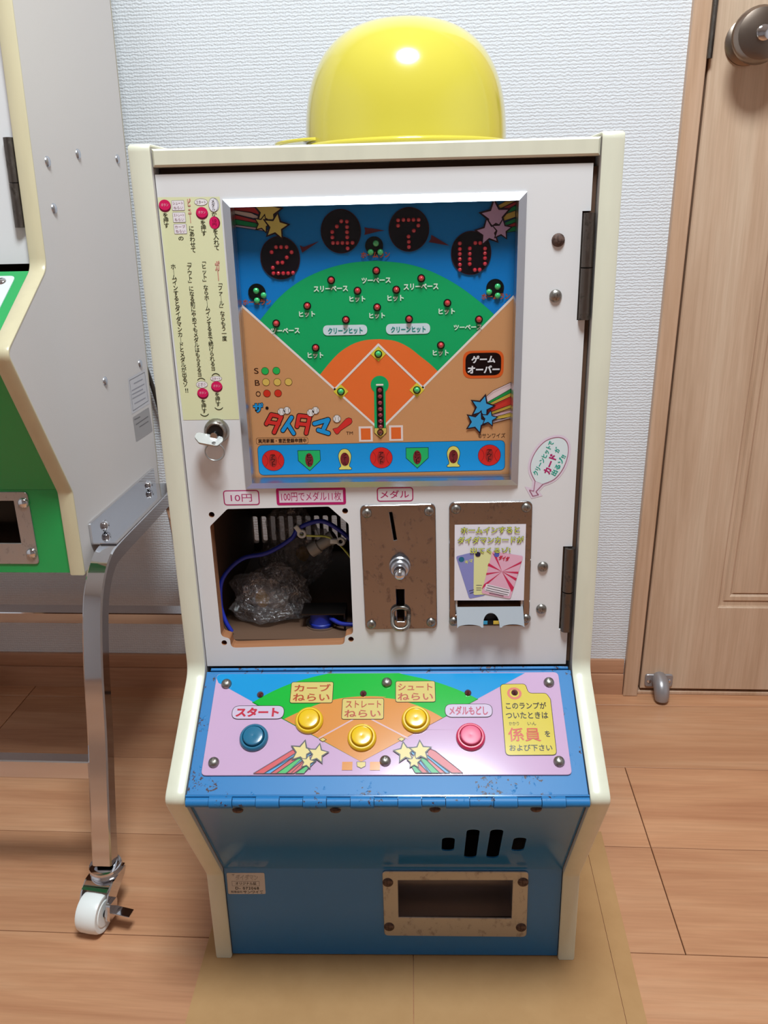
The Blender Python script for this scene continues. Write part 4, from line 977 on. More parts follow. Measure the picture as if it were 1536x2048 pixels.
# the bow lies nearly flat: turned about the key's axis
Mk = Matrix.Translation((lk[0] - 0.0005, YD - 0.0085, lk[1] - 0.0035)) @ Matrix.Rotation(math.radians(12), 4, 'Y') @ Matrix.Rotation(math.radians(-62), 4, 'X')
part('key_bow', xf((V, F, I), Mk), mat('nickel_key', 'A8A6A4', 0.38, 0.8), key, 30)
part('key_shank', move(xf(lathe([(0.0, 0.0), (0.0046, 0.0), (0.0046, 0.0055), (0.0035, 0.0080), (0.0, 0.0080)], 20), TO_FRONT), (lk[0] - 0.001, YD - 0.0052, lk[1] - 0.0025)), M_CHROME, key, 40)
rcx, ry, rcz = lk[0] - 0.0005, YD - 0.0165, lk[1] - 0.0185
part('split_ring', join(*[tube([(rcx + 0.0100 * math.cos(a) + 0.0003 * t, ry - 0.001 * t, rcz + 0.0092 * math.sin(a)) for a in [2 * math.pi * k / 40 for k in range(40)]], 0.0007, 8, True) for t in (-1, 1)]), MATS['nickel_key'], key, 60)

# ---- what lies inside the coin opening
def crumple(c, r, seed, amp=0.32, sub=4):
    bm = bmesh.new(); bmesh.ops.create_icosphere(bm, subdivisions=sub, radius=1.0)
    for v in bm.verts:
        p = v.co.copy()
        d = noise.noise(p * 1.6 + Vector((seed, 0, 0))) * amp + abs(noise.noise(p * 4.1 + Vector((0, seed, 0)))) * amp * 0.8 + noise.noise(p * 9 + Vector((0, 0, seed))) * 0.05
        q = p * (0.85 + d)
        v.co = Vector((c[0] + q.x * r[0], c[1] + q.y * r[1], max(c[2] + q.z * r[2], 0.4376)))
    m = ([tuple(v.co) for v in bm.verts], [tuple(v.index for v in f.verts) for f in bm.faces]); bm.free()
    return m
SH = 0.4376
for k, (c, r, sd, lab) in enumerate((((-0.146, 0.110, SH + 0.026), (0.056, 0.036, 0.038), 3.1, 'crumpled clear plastic bag of parts at the front of the coin opening'), ((-0.122, 0.188, SH + 0.052), (0.046, 0.034, 0.066), 8.4, 'taller clear plastic bag leaning behind the front bag in the coin opening'))):
    bag = root('plastic_bag', (c[0], c[1], SH), lab, 'bag')
    part('film', crumple(c, r, sd), M_FILM, bag, 50)
    part('contents', crumple((c[0], c[1] + 0.004, c[2] - 0.006), tuple(x * 0.42 for x in r), sd + 4, 0.3, 3), mat('pale_bag_contents', 'A9A4A0', 0.6), bag, 50)
    part('yellow_piece', crumple((c[0] + (0.012 if k else -0.006), c[1] - r[1] * 0.5, c[2] + 0.004), (0.010, 0.007, 0.013), sd + 9, 0.2, 2), mat('yellow_bag_piece', 'B98F3A', 0.5), bag, 50)
path = spline([(-0.184, 0.058, 0.4412), (-0.191, 0.060, 0.455), (-0.196, 0.066, 0.475), (-0.192, 0.072, 0.504), (-0.170, 0.082, 0.524), (-0.140, 0.085, 0.530), (-0.112, 0.09, 0.545), (-0.100, 0.082, 0.562), (-0.075, 0.08, 0.571), (-0.055, 0.08, 0.561), (-0.035, 0.085, 0.540), (-0.01, 0.10, 0.515), (0.005, 0.12, 0.48), (0.01, 0.13, 0.4412)], 5)
cable = root('cable_loom', (-0.10, 0.09, SH), 'dark blue cable looping through the coin opening with nylon clips', 'cable')
part('blue_wire', tube(path, 0.0027, 8), mat('blue_wire', '1E2C9A', 0.35), cable, 60)
part('yellow_wire', tube(spline([(-0.100, 0.085, 0.552), (-0.085, 0.078, 0.5535), (-0.064, 0.078, 0.551), (-0.046, 0.083, 0.530), (-0.034, 0.085, 0.505), (-0.028, 0.09, 0.47), (-0.026, 0.095, 0.4395)], 4), 0.0012, 6), mat('yellow_green_wire', 'C3CB5C', 0.4), cable, 60)
M_CLIP = mat('white_nylon_clip', 'C8CCC8', 0.45)
for x, y, z, a in ((-0.097, 0.079, 0.556, 0.3), (-0.052, 0.076, 0.547, -0.6)):
    part('cable_clip', join(move(xf(tube([(0.0040 * math.cos(t), 0, 0.0040 * math.sin(t)) for t in [2 * math.pi * k / 16 for k in range(16)]], 0.0017, 8, True), Matrix.Rotation(a, 4, 'Y')), (x, y, z)), move(xf(box(-0.0028, -0.002, 0.003, 0.0028, 0.002, 0.012, 0.0006), Matrix.Rotation(a - 0.9, 4, 'Y')), (x, y, z))), M_CLIP, cable, 50)
con = move(xf(lathe([(0.0, 0), (0.0085, 0), (0.0085, 0.012), (0.0068, 0.013), (0.0068, 0.026), (0.0085, 0.027), (0.0085, 0.034), (0.0, 0.034)], 18), Matrix.Rotation(math.radians(58), 4, 'Y')), (-0.090, 0.095, 0.528))
part('plug', con, mat('grey_plug', '8E8C86', 0.35), cable, 40)
sol = root('solenoid', (-0.080, 0.085, SH), 'small blue round solenoid with a steel bracket on the inner shelf', 'solenoid')
part('coil', move(lathe([(0.0, 0.0), (0.0150, 0.0), (0.0150, 0.003), (0.0135, 0.004), (0.0135, 0.018), (0.0, 0.018)], 26), (-0.080, 0.085, SH)), mat('blue_coil', '1A2A8C', 0.35), sol, 40)
part('rim', move(lathe([(0.0155, 0.0), (0.0195, 0.0), (0.0195, 0.0022), (0.0155, 0.0022)], 30, cap=False), (-0.080, 0.085, SH)), M_CHROME, sol, 40)
part('bracket', join(box(-0.102, 0.070, SH + 0.0182, -0.050, 0.100, SH + 0.0200), box(-0.0520, 0.070, SH, -0.050, 0.100, SH + 0.0182)), M_DARKMET, sol)
part('lead', tube(spline([(-0.068, 0.075, SH + 0.012), (-0.055, 0.066, SH + 0.009), (-0.035, 0.064, SH + 0.0085), (-0.010, 0.07, SH + 0.004)], 4), 0.0026, 8), MATS['blue_wire'], sol, 60)

# ---- control panel
PD, PN, PO = Vector((0, -0.8610, -0.5086)), Vector((0, -0.5086, 0.8610)), Vector((0, 0.0210, 0.4087))
P_TILT = -math.radians(59.43)
pan = part('control_panel', ([], []), M_BLUE, cab)
PS = Sheet(pan, PO, (1, 0, 0), -PD, PN)
btn_at = [(-0.1444,-0.0813), (-0.0854,-0.0615), (-0.0265,-0.0817), (0.0321,-0.0609), (0.0909,-0.0812)]
m = PS.put3(plate(rect(-XI, -0.1445, XI, 0.0015), 0.002, 0.0035, holes=[ell(b[0], b[1], 0.011, n=20) for b in btn_at], bev=0.0005))
org = cab['_o']; old = pan.data
pan.data = mk_mesh('control_panel', move(m, tuple(-x for x in org)), M_BLUE, 25); pan['label'] = 'blue steel control panel with worn paint'
part('panel_fold', PS.put3(plate(rect(-XI, -0.1448, XI, -0.1432), 0.002, 0.012)), M_BLUE, pan, 25)
part('panel_rib', join(PS.put3(plate(rect(-XI + 0.005, 0.0016, XI - 0.003, 0.0050), -0.0005, 0.006, bev=0.0006))), M_BLUE, pan, 25)
oc = fillet([(-0.1962,-0.0022),(0.1940,-0.0025),(0.1945,-0.1230),(-0.1965,-0.1232)], 0.0055, 6)
ovl = part('overlay', PS.put3(plate(oc, 0.0, 0.0019, holes=[ell(b[0], b[1], 0.0112, n=20) for b in btn_at], bev=0.0004)), flat_m('E4BADD', 0.12, 0.3, 0.7), pan, 25, label='pink printed acrylic overlay')
OV = Sheet(ovl, PO, (1, 0, 0), -PD, PN); OV.density = 0.7
hm = (-0.0266,-0.1085)
lt, rt_ = (-0.1935,-0.0139), (0.1566,-0.0032)
tl, tr = oc[0], None
ztop = (-0.1001,-0.0025)[1] - 0.0004
vL, vR = (lt[0] + 0.0006, lt[1]), (rt_[0], rt_[1] - 0.0004)
OV.ink('sky_print', [vL, hm, vR] + [(x + 0.0004, y - 0.0004) for x, y in oc[:7][::-1]], '10A2E6', 0.0001, rough=0.15)
def onL(x): return (x, vL[1] + (hm[1] - vL[1]) * (x - vL[0]) / (hm[0] - vL[0]))
def onR(x): return (x, vR[1] + (hm[1] - vR[1]) * (x - vR[0]) / (hm[0] - vR[0]))
ga, gb = (-0.1512,-0.0389), (0.1016,-0.0360)
green = [onL(ga[0])] + spline([ga] + [(-0.1302,-0.0254),(-0.1062,-0.0140),(-0.0848,-0.0072),(-0.0678,-0.0029)], 4) + [((-0.0678,-0.0021)[0], ztop), ((0.0140,-0.0042)[0], ztop)] + spline([(0.0174,-0.0042),(0.0480,-0.0120),(0.0714,-0.0206),(0.0895,-0.0291)] + [gb], 4) + [onR(gb[0]), hm]
OV.ink('outfield_print', green, '0CC43C', 0.0002, rough=0.15)
oa, ob = (-0.1132,-0.0589), (0.0618,-0.0585)
OV.ink('infield_print', [onL(oa[0])] + spline([(-0.1132,-0.0589),(-0.0972,-0.0505),(-0.0749,-0.0406),(-0.0522,-0.0343),(-0.0262,-0.0318),(-0.0016,-0.0326)] + [(-0.0044,-0.0336),(0.0140,-0.0366),(0.0340,-0.0435),(0.0496,-0.0508),(0.0618,-0.0585)], 4) + [onR(ob[0]), hm], 'F09A48', 0.0003, rough=0.15)
bl = [(-0.0731,-0.0817), (-0.0374,-0.0601), (-0.0163,-0.0601), (0.0230,-0.0820)]
OV.ink('base_line_print', line_strip(bl[0:2], 0.0016) + line_strip(bl[2:4], 0.0016), 'F0C2C6', 0.0004, rough=0.15)
for c in ((-0.0690,-0.0835), (0.0162,-0.0832)):
    q = [(c[0] - 0.0042, c[1]), (c[0], c[1] - 0.0027), (c[0] + 0.0042, c[1]), (c[0], c[1] + 0.0027)]
    OV.ink('base_print', q, '3A2A14', 0.0005, rough=0.15); OV.ink('base_print', offset(ccw(q), 0.0005), 'EFD27A', 0.0006, rough=0.15)
q = [(-0.0316,-0.1085),(-0.0217,-0.1085),(-0.0218,-0.1135),(-0.0264,-0.1160),(-0.0310,-0.1138)]
OV.ink('home_plate_print', q, '3A2A14', 0.0005); OV.ink('home_plate_print', offset(ccw(q), 0.0005), 'EFD27A', 0.0006)
for a, b in ([(-0.0468,-0.1086),(-0.0358,-0.1178)], [(-0.0172,-0.1087),(-0.0065,-0.1179)]): OV.ink('batter_box_print', rect(*a, *b), 'F09A48', 0.0005)
def pcap(a, b, r, bg, s, col, bold, n=0.0006):
    OV.ink('caption_print', rect(*a, *b, r, 7), '2A1A14', n, rough=0.15); OV.ink('caption_print', offset(rect(*a, *b, r, 7), 0.0006), bg, n + 0.0001, rough=0.15)
    for t_, tb in s: OV.write(t_, tb, col, n + 0.0002, bold, rough=0.2)
pcap(*[(-0.1726,-0.0428),(-0.1139,-0.0593)], 0.009, 'E6CFE6', [('スタート', [(-0.1682,-0.0452),(-0.1198,-0.0566)])], 'D42A44', 0.05)
pcap(*[(-0.1091,-0.0135),(-0.0607,-0.0402)], 0.003, 'EDD27C', [('カーブ', [(-0.1052,-0.0166),(-0.0637,-0.0258)]), ('ねらい', [(-0.1058,-0.0283),(-0.0643,-0.0376)])], 'C2461E', 0.02)
pcap(*[(-0.0501,-0.0343),(-0.0031,-0.0600)], 0.003, 'EDD27C', [('ストレート', [(-0.0459,-0.0374),(-0.0063,-0.0462)]), ('ねらい', [(-0.0470,-0.0485),(-0.0066,-0.0574)])], 'C2461E', 0.02)
pcap(*[(0.0094,-0.0131),(0.0544,-0.0396)], 0.003, 'EDD27C', [('シュート', [(0.0123,-0.0165),(0.0511,-0.0252)]), ('ねらい', [(0.0120,-0.0281),(0.0516,-0.0372)])], 'C2461E', 0.02)
pcap(*[(0.0641,-0.0418),(0.1167,-0.0580)], 0.009, 'E6CFE6', [('メダルもどし', [(0.0688,-0.0445),(0.1114,-0.0555)])], 'C42A5A', 0.03)
nt_ = fillet(ccw([(0.1271,-0.0176),(0.1559,-0.0173),(0.1582,-0.0289),(0.1778,-0.0290),(0.1819,-0.0364),(0.1813,-0.1019),(0.1268,-0.1021)]), 0.005, 5)
OV.ink('notice_print', nt_, '2A1E14', 0.0006, rough=0.15); OV.ink('notice_print', offset(nt_, 0.0006), 'F0D65A', 0.0007, rough=0.15)
c = (0.1423,-0.0294)
OV.ink('notice_print', ell(c[0], c[1], 0.0080, 0.0074, 32), 'E0552C', 0.0008); OV.ink('notice_print', ell(c[0], c[1], 0.0053, 0.0049, 28), 'F0D65A', 0.0009)
for s, b, col, bo in (('このランプが', [(0.1316,-0.0403),(0.1760,-0.0483)], '2E1E0E', 0.015), ('ついたときは', [(0.1307,-0.0520),(0.1767,-0.0599)], '2E1E0E', 0.015), ('かかり', [(0.1334,-0.0636),(0.1441,-0.0677)], '2E1E0E', 0.0), ('いん', [(0.1534,-0.0637),(0.1627,-0.0677)], '2E1E0E', 0.0), ('係員', [(0.1315,-0.0706),(0.1660,-0.0862)], 'E2431E', 0.012), ('を', [(0.1708,-0.0742),(0.1766,-0.0811)], '2E1E0E', 0.015), ('および下さい', [(0.1316,-0.0899),(0.1770,-0.0972)], '2E1E0E', 0.015)): OV.write(s, b, col, 0.0010, bo, rough=0.2)
cl = ['E03038', '3AA0DC', 'D83A3C', '12B84A', '3AA0DC', 'D83A3C', '12B84A']
L8 = [[(-0.1404,-0.1215),(-0.0976,-0.0929),(-0.0948,-0.0999),(-0.1295,-0.1216)], [(-0.1295,-0.1216),(-0.0978,-0.0991),(-0.0969,-0.1014),(-0.1225,-0.1216)], [(-0.1225,-0.1216),(-0.0976,-0.1022),(-0.0930,-0.1038),(-0.1161,-0.1216)], [(-0.1161,-0.1216),(-0.0930,-0.1038),(-0.0891,-0.1068),(-0.1055,-0.1216)], [(-0.1055,-0.1216),(-0.0818,-0.0961),(-0.0801,-0.1000),(-0.1007,-0.1216)], [(-0.1062,-0.1216),(-0.0891,-0.1076),(-0.0851,-0.1122),(-0.0975,-0.1216)], [(-0.0960,-0.1216),(-0.0836,-0.1122),(-0.0780,-0.1084),(-0.0866,-0.1216)], [(-0.0853,-0.1197),(-0.0774,-0.1069),(-0.0744,-0.1076)]]
ribbons(OV, list(zip(cl + ['3AA0DC'], L8)), [(*(-0.0906,-0.0976), 0.0125, 0.2), (*(-0.0735,-0.1000), 0.0110, 0.15), (*(-0.0838,-0.1094), 0.0075, 0.2)], 0.0006, 1.0, 'EED27A')
R8 = [[(0.0446,-0.0935),(0.0525,-0.0969),(0.0810,-0.1213),(0.0692,-0.1213),(0.0444,-0.1019)], [(0.0444,-0.1019),(0.0676,-0.1213),(0.0626,-0.1213),(0.0413,-0.1019)], [(0.0413,-0.1019),(0.0629,-0.1213),(0.0566,-0.1213),(0.0396,-0.1036)], [(0.0396,-0.1036),(0.0566,-0.1213),(0.0456,-0.1213),(0.0356,-0.1061)], [(0.0277,-0.0952),(0.0341,-0.1036),(0.0480,-0.1213),(0.0441,-0.1213),(0.0269,-0.0994)], [(0.0340,-0.1102),(0.0456,-0.1213),(0.0385,-0.1212),(0.0308,-0.1127)], [(0.0292,-0.1119),(0.0378,-0.1212),(0.0307,-0.1212),(0.0221,-0.1052)]]
ribbons(OV, list(zip(['DC5A62', '3AA0DC', 'DC5A62', '12B060', '3AA0DC', 'D83A3C', '12B060'], R8)), [(*(0.0197,-0.0985), 0.0115, -0.15), (*(0.0365,-0.0972), 0.0115, -0.05), (*(0.0297,-0.1091), 0.0075, 0.0)], 0.0006, 1.0, 'EED27A')
# panel lamps, bolts, buttons
hole_me = mk_mesh('panel_lamp', xf(lathe([(0.0038, 0), (0.0036, 0.0008), (0.0026, 0.0012), (0.0018, 0.0022), (0.0, 0.0026)], 16), TO_FRONT), M_LEDD, 60)
for q in ((-0.1430,-0.0293), (-0.0266,-0.0286), (0.0907,-0.0283), (0.1426,-0.0286)): copy_at('panel_lamp', hole_me, pan, PS.at(q[0], q[1], 0.0008), (P_TILT, 0, 0))
dome_bolt = mk_mesh('dome_bolt', xf(lathe([(0.0060, 0), (0.0060, 0.0010), (0.0053, 0.0030), (0.0038, 0.0045), (0.0018, 0.0051), (0.0, 0.0052)], 18), TO_FRONT), M_BOLT, 70)
for q in ((-0.1832,-0.0158), (-0.0003,-0.0152), (-0.1845,-0.1092), (-0.0010,-0.1078), (0.1821,-0.0160), (0.1824,-0.1089)): copy_at('bolt', dome_bolt, pan, PS.at(q[0], q[1], 0.0003), (P_TILT, 0, 0))
ringp = [(0.0120, 0.0), (0.0156, 0.0), (0.0158, 0.0012), (0.0152, 0.0034), (0.0138, 0.0046), (0.0124, 0.0046), (0.0118, 0.0036), (0.0118, -0.002)]
plunp = [(0.0112, -0.002), (0.0112, 0.0058), (0.0106, 0.0070), (0.0094, 0.0074), (0.0, 0.0066)]
bm_ = {}
for k, (q, c, lab) in enumerate(zip(btn_at, ('1B6585', 'E0B416', 'E0B416', 'E0B416', 'CE2450'), ('teal start button', 'yellow button', 'yellow button', 'yellow button', 'red medal return button'))):
    mt = mat('button_' + c, c, 0.2, coat=0.3)
    if c not in bm_: bm_[c] = (mk_mesh('button_ring', xf(lathe(ringp, 36, cap=False), TO_FRONT), mt, 40), mk_mesh('plunger', xf(lathe(plunp, 36), TO_FRONT), mt if k < 4 else mat('worn_pink_button', 'D65A7A', 0.4), 40))
    o = copy_at('push_button', bm_[c][0], pan, PS.at(q[0], q[1], 0.0002), (P_TILT, 0, 0)); o['label'] = lab
    put('plunger', bm_[c][1], pan, tuple(o.location), (P_TILT, 0, 0))
# piano hinge along the knee
hc = PS.at(0, -0.1505, -0.0035)
kx0, kx1, nk = -0.2085, 0.2090, 17
for k in range(nk):
    a = kx0 + (kx1 - kx0) * k / nk; b = kx0 + (kx1 - kx0) * (k + 1) / nk
    r = 0.0063 if k % 2 else 0.0051
    part('hinge_knuckle', move(xf(lathe([(0, a + 0.0003), (r, a + 0.0003), (r, b - 0.0003), (0, b - 0.0003)], 16), TO_SIDE), (0, hc[1], hc[2])), M_BLUE, pan, 40)
part('hinge_pin', move(xf(lathe([(0, kx0), (0.003, kx0), (0.003, kx1), (0, kx1)], 10), TO_SIDE), (0, hc[1], hc[2])), M_DARKMET, pan)

# ---- blue base: overhanging apron and kick plate
SDn, SN, SO = Vector((0, 0.4934, -0.8698)), Vector((0, -0.8698, -0.4934)), Vector((0, -0.1065, 0.3367))
S_TILT = math.radians(29.57)
slot_c = [((0.0670,-0.1195), (0.0680,-0.1630)), ((0.0925,-0.0944), (0.0965,-0.1869)), ((0.1179,-0.0943), (0.1238,-0.1867)), ((0.1469,-0.1193), (0.1506,-0.1626))]
apron = part('apron', ([], []), M_BLUE2, cab)
AS = Sheet(apron, SO, (1, 0, 0), -SDn, SN)
sh = []
for c, d in slot_c: sh.append(rect((c[0] + d[0]) / 2 - 0.0073, d[1], (c[0] + d[0]) / 2 + 0.0073, c[1], 0.0072, 6))
m = AS.put3(plate(rect(-XI, -0.2262, XI, -0.0015), 0.0, 0.0016, holes=sh))
apron.data = mk_mesh('apron', move(m, tuple(-x for x in org)), M_BLUE2, 25); apron['label'] = 'blue steel apron sloping back under the panel'
part('apron_lip', AS.put3(plate(rect(-XI, -0.0225, XI, -0.0030), -0.0016, -0.0001, bev=0.0004)), M_BLUE2, apron, 25)
for q in ((-0.1588,-0.0324), (-0.0545,-0.0324), (0.0511,-0.0304), (0.1572,-0.0297)): copy_at('bolt', bolt_r, apron, AS.at(q[0], q[1], 0.0017), (S_TILT, 0, 0), (0.95, 0.95, 0.7))
YL = 0.005
kick = part('kick_plate', plate(rect(-XI, 0.002, XI, 0.1402), YL, YL + 0.0015, holes=[rect(*(0.0058,0.1260), *(0.1522,0.0621))]), M_BLUE2, cab, 25, label='blue steel kick plate')
KS = Sheet(kick, (0, YL, 0), (1, 0, 0), (0, 0, 1), (0, -1, 0))
po = fillet([(-0.0118,0.1378),(0.1678,0.1376),(0.1687,0.0341),(-0.0116,0.0351)], 0.006, 5); pi = [(0.0074,0.1240),(0.1489,0.1245),(0.1489,0.0642),(0.0072,0.0655)]
pf = part('payout_frame', plate(po, YL - 0.0022, YL - 0.0001, holes=[pi], bev=0.0006), M_STEEL2, cab, 25, label='satin steel frame round the payout opening')
for q in [(-0.0052,0.1209),(0.1616,0.1220),(-0.0051,0.0501),(0.1614,0.0500)]: copy_at('bolt', bolt_r, pf, (q[0], YL - 0.0022, q[1]), scale=(1.05, 0.6, 1.05))
(px0, pz1), (px1, pz0) = (0.0051,0.1285), (0.1515,0.0595)
tray = spline([(0.007, pz0 + 0.004), (0.030, pz0 + 0.001), (0.055, pz0 + 0.006), (0.068, pz0 + 0.024), (0.070, pz1 + 0.005)], 5)
V = [(x, y, z) for y, z in tray for x in (px0, px1)]
F = [(2 * i, 2 * i + 1, 2 * i + 3, 2 * i + 2) for i in range(len(tray) - 1)]
tr_ = part('payout_tray', join((V, F), box(px0 - 0.001, 0.007, pz0 - 0.002, px0, 0.072, pz1 + 0.006), box(px1, 0.007, pz0 - 0.002, px1 + 0.001, 0.072, pz1 + 0.006)), mat('dark_tray_steel', 'B4ACAE', 0.28, 0.9), pf, 50)
part('tray_strip', box(px0 + 0.001, 0.060, (0.0735,0.1148)[1], px1 - 0.001, 0.062, (0.0735,0.1232)[1]), M_STEEL2, pf)
part('tray_roof', box(px0, 0.007, pz1 + 0.003, px1, 0.072, pz1 + 0.005), MATS['dark_tray_steel'], pf)
sq = [(-0.2061,0.1332),(-0.1586,0.1334),(-0.1593,0.1001),(-0.2067,0.0999)]
s_ = KS.ink('serial_sticker', fillet(sq, 0.002, 4), 'C9BDB4', 0.0002, label='pale serial number sticker')
SS = Sheet(s_, KS.o, KS.U, KS.V, KS.N)
SS.write('ザ', [(-0.1998,0.1316),(-0.1963,0.1283)], '4A3E3A', 0.0003, 0.0); SS.write('ダイダマン', [(-0.1952,0.1302),(-0.1673,0.1219)], 'C9BDB4', 0.0005, 0.0, edge='4A3E3A', edge_w=0.02)
q = [(-0.2004,0.1203),(-0.1661,0.1129)]
SS.ink('caption_print', line_strip(rect(*q[0], *q[1]), 0.0003, True), '4A3E3A', 0.0003)
SS.write('オリジナル証', [(-0.1962,0.1192),(-0.1698,0.1143)], '3A2E2A', 0.0003, 0.015); SS.write('D- 072068', [(-0.1968,0.1114),(-0.1671,0.1070)], '2E2624', 0.0003, 0.02, gap=1.2); SS.write('有限会社', [(-0.2030,0.1054),(-0.1883,0.1016)], '4A3E3A', 0.0003, 0.01); SS.write('サンワイズ', [(-0.1874,0.1059),(-0.1622,0.1010)], '3A2E2A', 0.0003, 0.02)

# ---- helmet on top
hx, hy, hz0 = 0.0288, 0.178, 0.9648
hel = root('baseball_helmet', (hx, hy, hz0), 'glossy yellow baseball helmet dome sitting on top of the cabinet', 'helmet')
n = 2.65; HA, HB, HH = 0.1085, 0.118, 0.127
pr = []
for k in range(25):
    t = math.pi / 2 * k / 24
    pr.append((max(math.cos(t), 0) ** (2 / n), max(math.sin(t), 0) ** (2 / n)))
V, F, I = lathe([(r, h) for r, h in pr[:-1]] + [(0.0, 1.0)], 56, cap=False)
part('shell', ([(hx + v[0] * HA, hy + v[1] * HB, hz0 + v[2] * HH) for v in V], F, I), M_YEL, hel, 60)
# rim bead and peak
part('rim', tube([(hx + (HA + 0.001) * math.cos(a), hy + (HB + 0.001) * math.sin(a), hz0 + 0.0045) for a in [2 * math.pi * k / 56 for k in range(56)]], 0.0035, 8, True), M_YEL, hel, 60)
V, F = [], []; ns = 24; nr = 6; a_mid = math.radians(172); span = math.radians(40)
for j in range(nr + 1):
    for i in range(ns + 1):
        u = i / ns * 2 - 1; a = a_mid + span * u; s = j / nr
        ext = 0.036 * max(0.0, 1 - abs(u) ** 2.4) ** 0.8 * s
        V.append((hx + (HA + ext) * math.cos(a), hy + (HB + ext) * math.sin(a), hz0 + 0.0100 - 0.0016 * s * (1 - u * u)))
for j in range(nr):
    for i in range(ns): F.append((j * (ns + 1) + i, j * (ns + 1) + i + 1, (j + 1) * (ns + 1) + i + 1, (j + 1) * (ns + 1) + i))
pk = part('peak', (V, F, [0] * len(F)), M_YEL, hel, 60); md = pk.modifiers.new('thick', 'SOLIDIFY'); md.thickness = 0.003; md.offset = -1
for x, y, z, rx_, ry_ in ((hx - 0.006, hy - 0.012, hz0 + HH - 0.0012, 0.06, 0.0), (hx + 0.047, hy + 0.01, hz0 + HH - 0.010, 0.0, 0.35)):
    part('rivet', move(xf(lathe([(0.0062, 0), (0.0060, 0.0015), (0.0040, 0.0028), (0.0, 0.0032)], 16), Matrix.Rotation(ry_, 4, 'Y') @ Matrix.Rotation(rx_, 4, 'X')), (x, y, z)), mat('olive_rivet', '6A6848', 0.5, 0.5), hel, 60)

# ================================================================== the left cabinet (room frame), carried by a chrome stand
GX1, GX0 = -0.40, -0.86
gc = root('arcade_cabinet', (-0.63, -0.28, 0.447), 'pale arcade cabinet with green panels and yellowed trim hung in a chrome stand', 'arcade cabinet', room=True)
gprof = [(-0.1215, 0.447), (-0.076, 1.405), (-0.400, 1.405), (-0.4295, 0.849), (-0.5600, 0.766), (-0.4530, 0.565), (-0.4540, 0.447)]
side_parts(gc, gprof, [0, 0.004, 0.007, 0.022, 0.014, 0.012, 0], [(GX1 - 0.0204, GX1), (GX0, GX0 + 0.0204)], M_TRIM2, mat('leathergrain_side', 'D6CECA', 0.55))
gs = [o for o in gc.children if o.name.startswith('side_panel')][0]
M_SD = MATS['leathergrain_side']; nt, _, L_, b_ = nodes(M_SD); bump(M_SD, noise_tex(nt, coords(nt, (500, 500, 900)), 1.0, 2), 0.12, 0.0006)
gx0, gx1 = GX0 + 0.021, GX1 - 0.021
def gy(z): return -0.4295 + (z - 0.849) * (0.0295 / 0.556)     # upper front line
def slab(pts, th, m, name, par, lab=None, x0=gx0, x1=gx1):
    """(y, z) line swept between the sides, th thick inward"""
    (ya, za), (yb, zb) = pts; d = Vector((yb - ya, zb - za)).normalized(); nn = Vector((-d.y, d.x))
    if nn.x < 0: nn = -nn
    return part(name, side_prism([(ya, za), (yb, zb), (yb + nn.x * th, zb + nn.y * th), (ya + nn.x * th, za + nn.y * th)], x0, x1), m, par, 25, lab)
gdoor = slab([(gy(0.855) + 0.010, 0.8535), (gy(1.37) + 0.010, 1.37)], 0.016, M_WHITE, 'front_door', gc, 'white front door')
slab([(gy(1.375) + 0.004, 1.375), (gy(1.40) + 0.004, 1.400)], 0.02, M_TRIM2, 'top_rail', gc)
part('top_panel', box(gx0, -0.385, 1.385, gx1, -0.080, 1.398), M_TRIM2, gc)
part('back_panel', side_prism([(-0.1325, 0.448), (-0.1245, 0.448), (-0.0795, 1.3845), (-0.0875, 1.3845)], gx0, gx1), M_DARKIN, gc)
part('bottom_panel', box(gx0, -0.4435, 0.4475, gx1, -0.1335, 0.459), M_DARKIN, gc)
# hinge on the door
def ghinge(zt, zb, x):
    y = lambda z: gy(z) + 0.006
    h = part('hinge', tube([(x, y(zb), zb), (x, y((zt + zb) / 2 - 0.0005), (zt + zb) / 2 - 0.0005)], 0.0068, 14), M_HINGE, gc, 50, 'grey steel hinge barrel')
    part('hinge_barrel', tube([(x, y((zt + zb) / 2 + 0.0005), (zt + zb) / 2 + 0.0005), (x, y(zt), zt)], 0.0068, 14), M_HINGE, h, 50)
ghinge((-0.4243,0.9970)[1], (-0.4301,0.8960)[1], (-0.4287,0.9476)[0] + 0.001)
ghinge(1.30, 1.20, (-0.4287,0.9476)[0] + 0.001)
# green panel with the corner of a white overlay
gd, gn = Vector((0, -0.1305, -0.083)).normalized(), None
gn = Vector((0, gd.z, -gd.y)); go = Vector((0, -0.4295, 0.849)) - gn * 0.005
gp = slab([(-0.4265, 0.845), (-0.5545, 0.7636)], 0.003, M_GREEN, 'control_panel', gc, 'green steel control panel')
GP = Sheet(gp, go, (1, 0, 0), -gd, gn)
gov = part('overlay', GP.put3(plate(rect(gx0 + 0.012, -0.135, gx1 - 0.016, -0.010, 0.007, 5), -0.0015, 0.0005, bev=0.0004)), mat('white_overlay', 'D8DCE2', 0.12, coat=0.3), gp, 25)
copy_at('bolt', mk_mesh('overlay_screw', xf(lathe([(0.006, 0), (0.0058, 0.001), (0.0045, 0.0022), (0.0, 0.0028)], 16), TO_FRONT), M_CHROME, 60), gp, GP.at(gx1 - 0.030, -0.0215, 0.0016), (math.atan2(-gn.z, -gn.y), 0, 0))
slab([(-0.5500, 0.7600), (-0.4480, 0.568)], 0.003, M_GREEN, 'apron', gc, 'green steel apron')
fr = [(-0.5015,0.5645),(-0.4637,0.5649),(-0.4647,0.4609),(-0.5209,0.4584)]
fx = max(fr[1][0], fr[2][0]) ; fz1, fz0 = fr[1][1], fr[2][1]
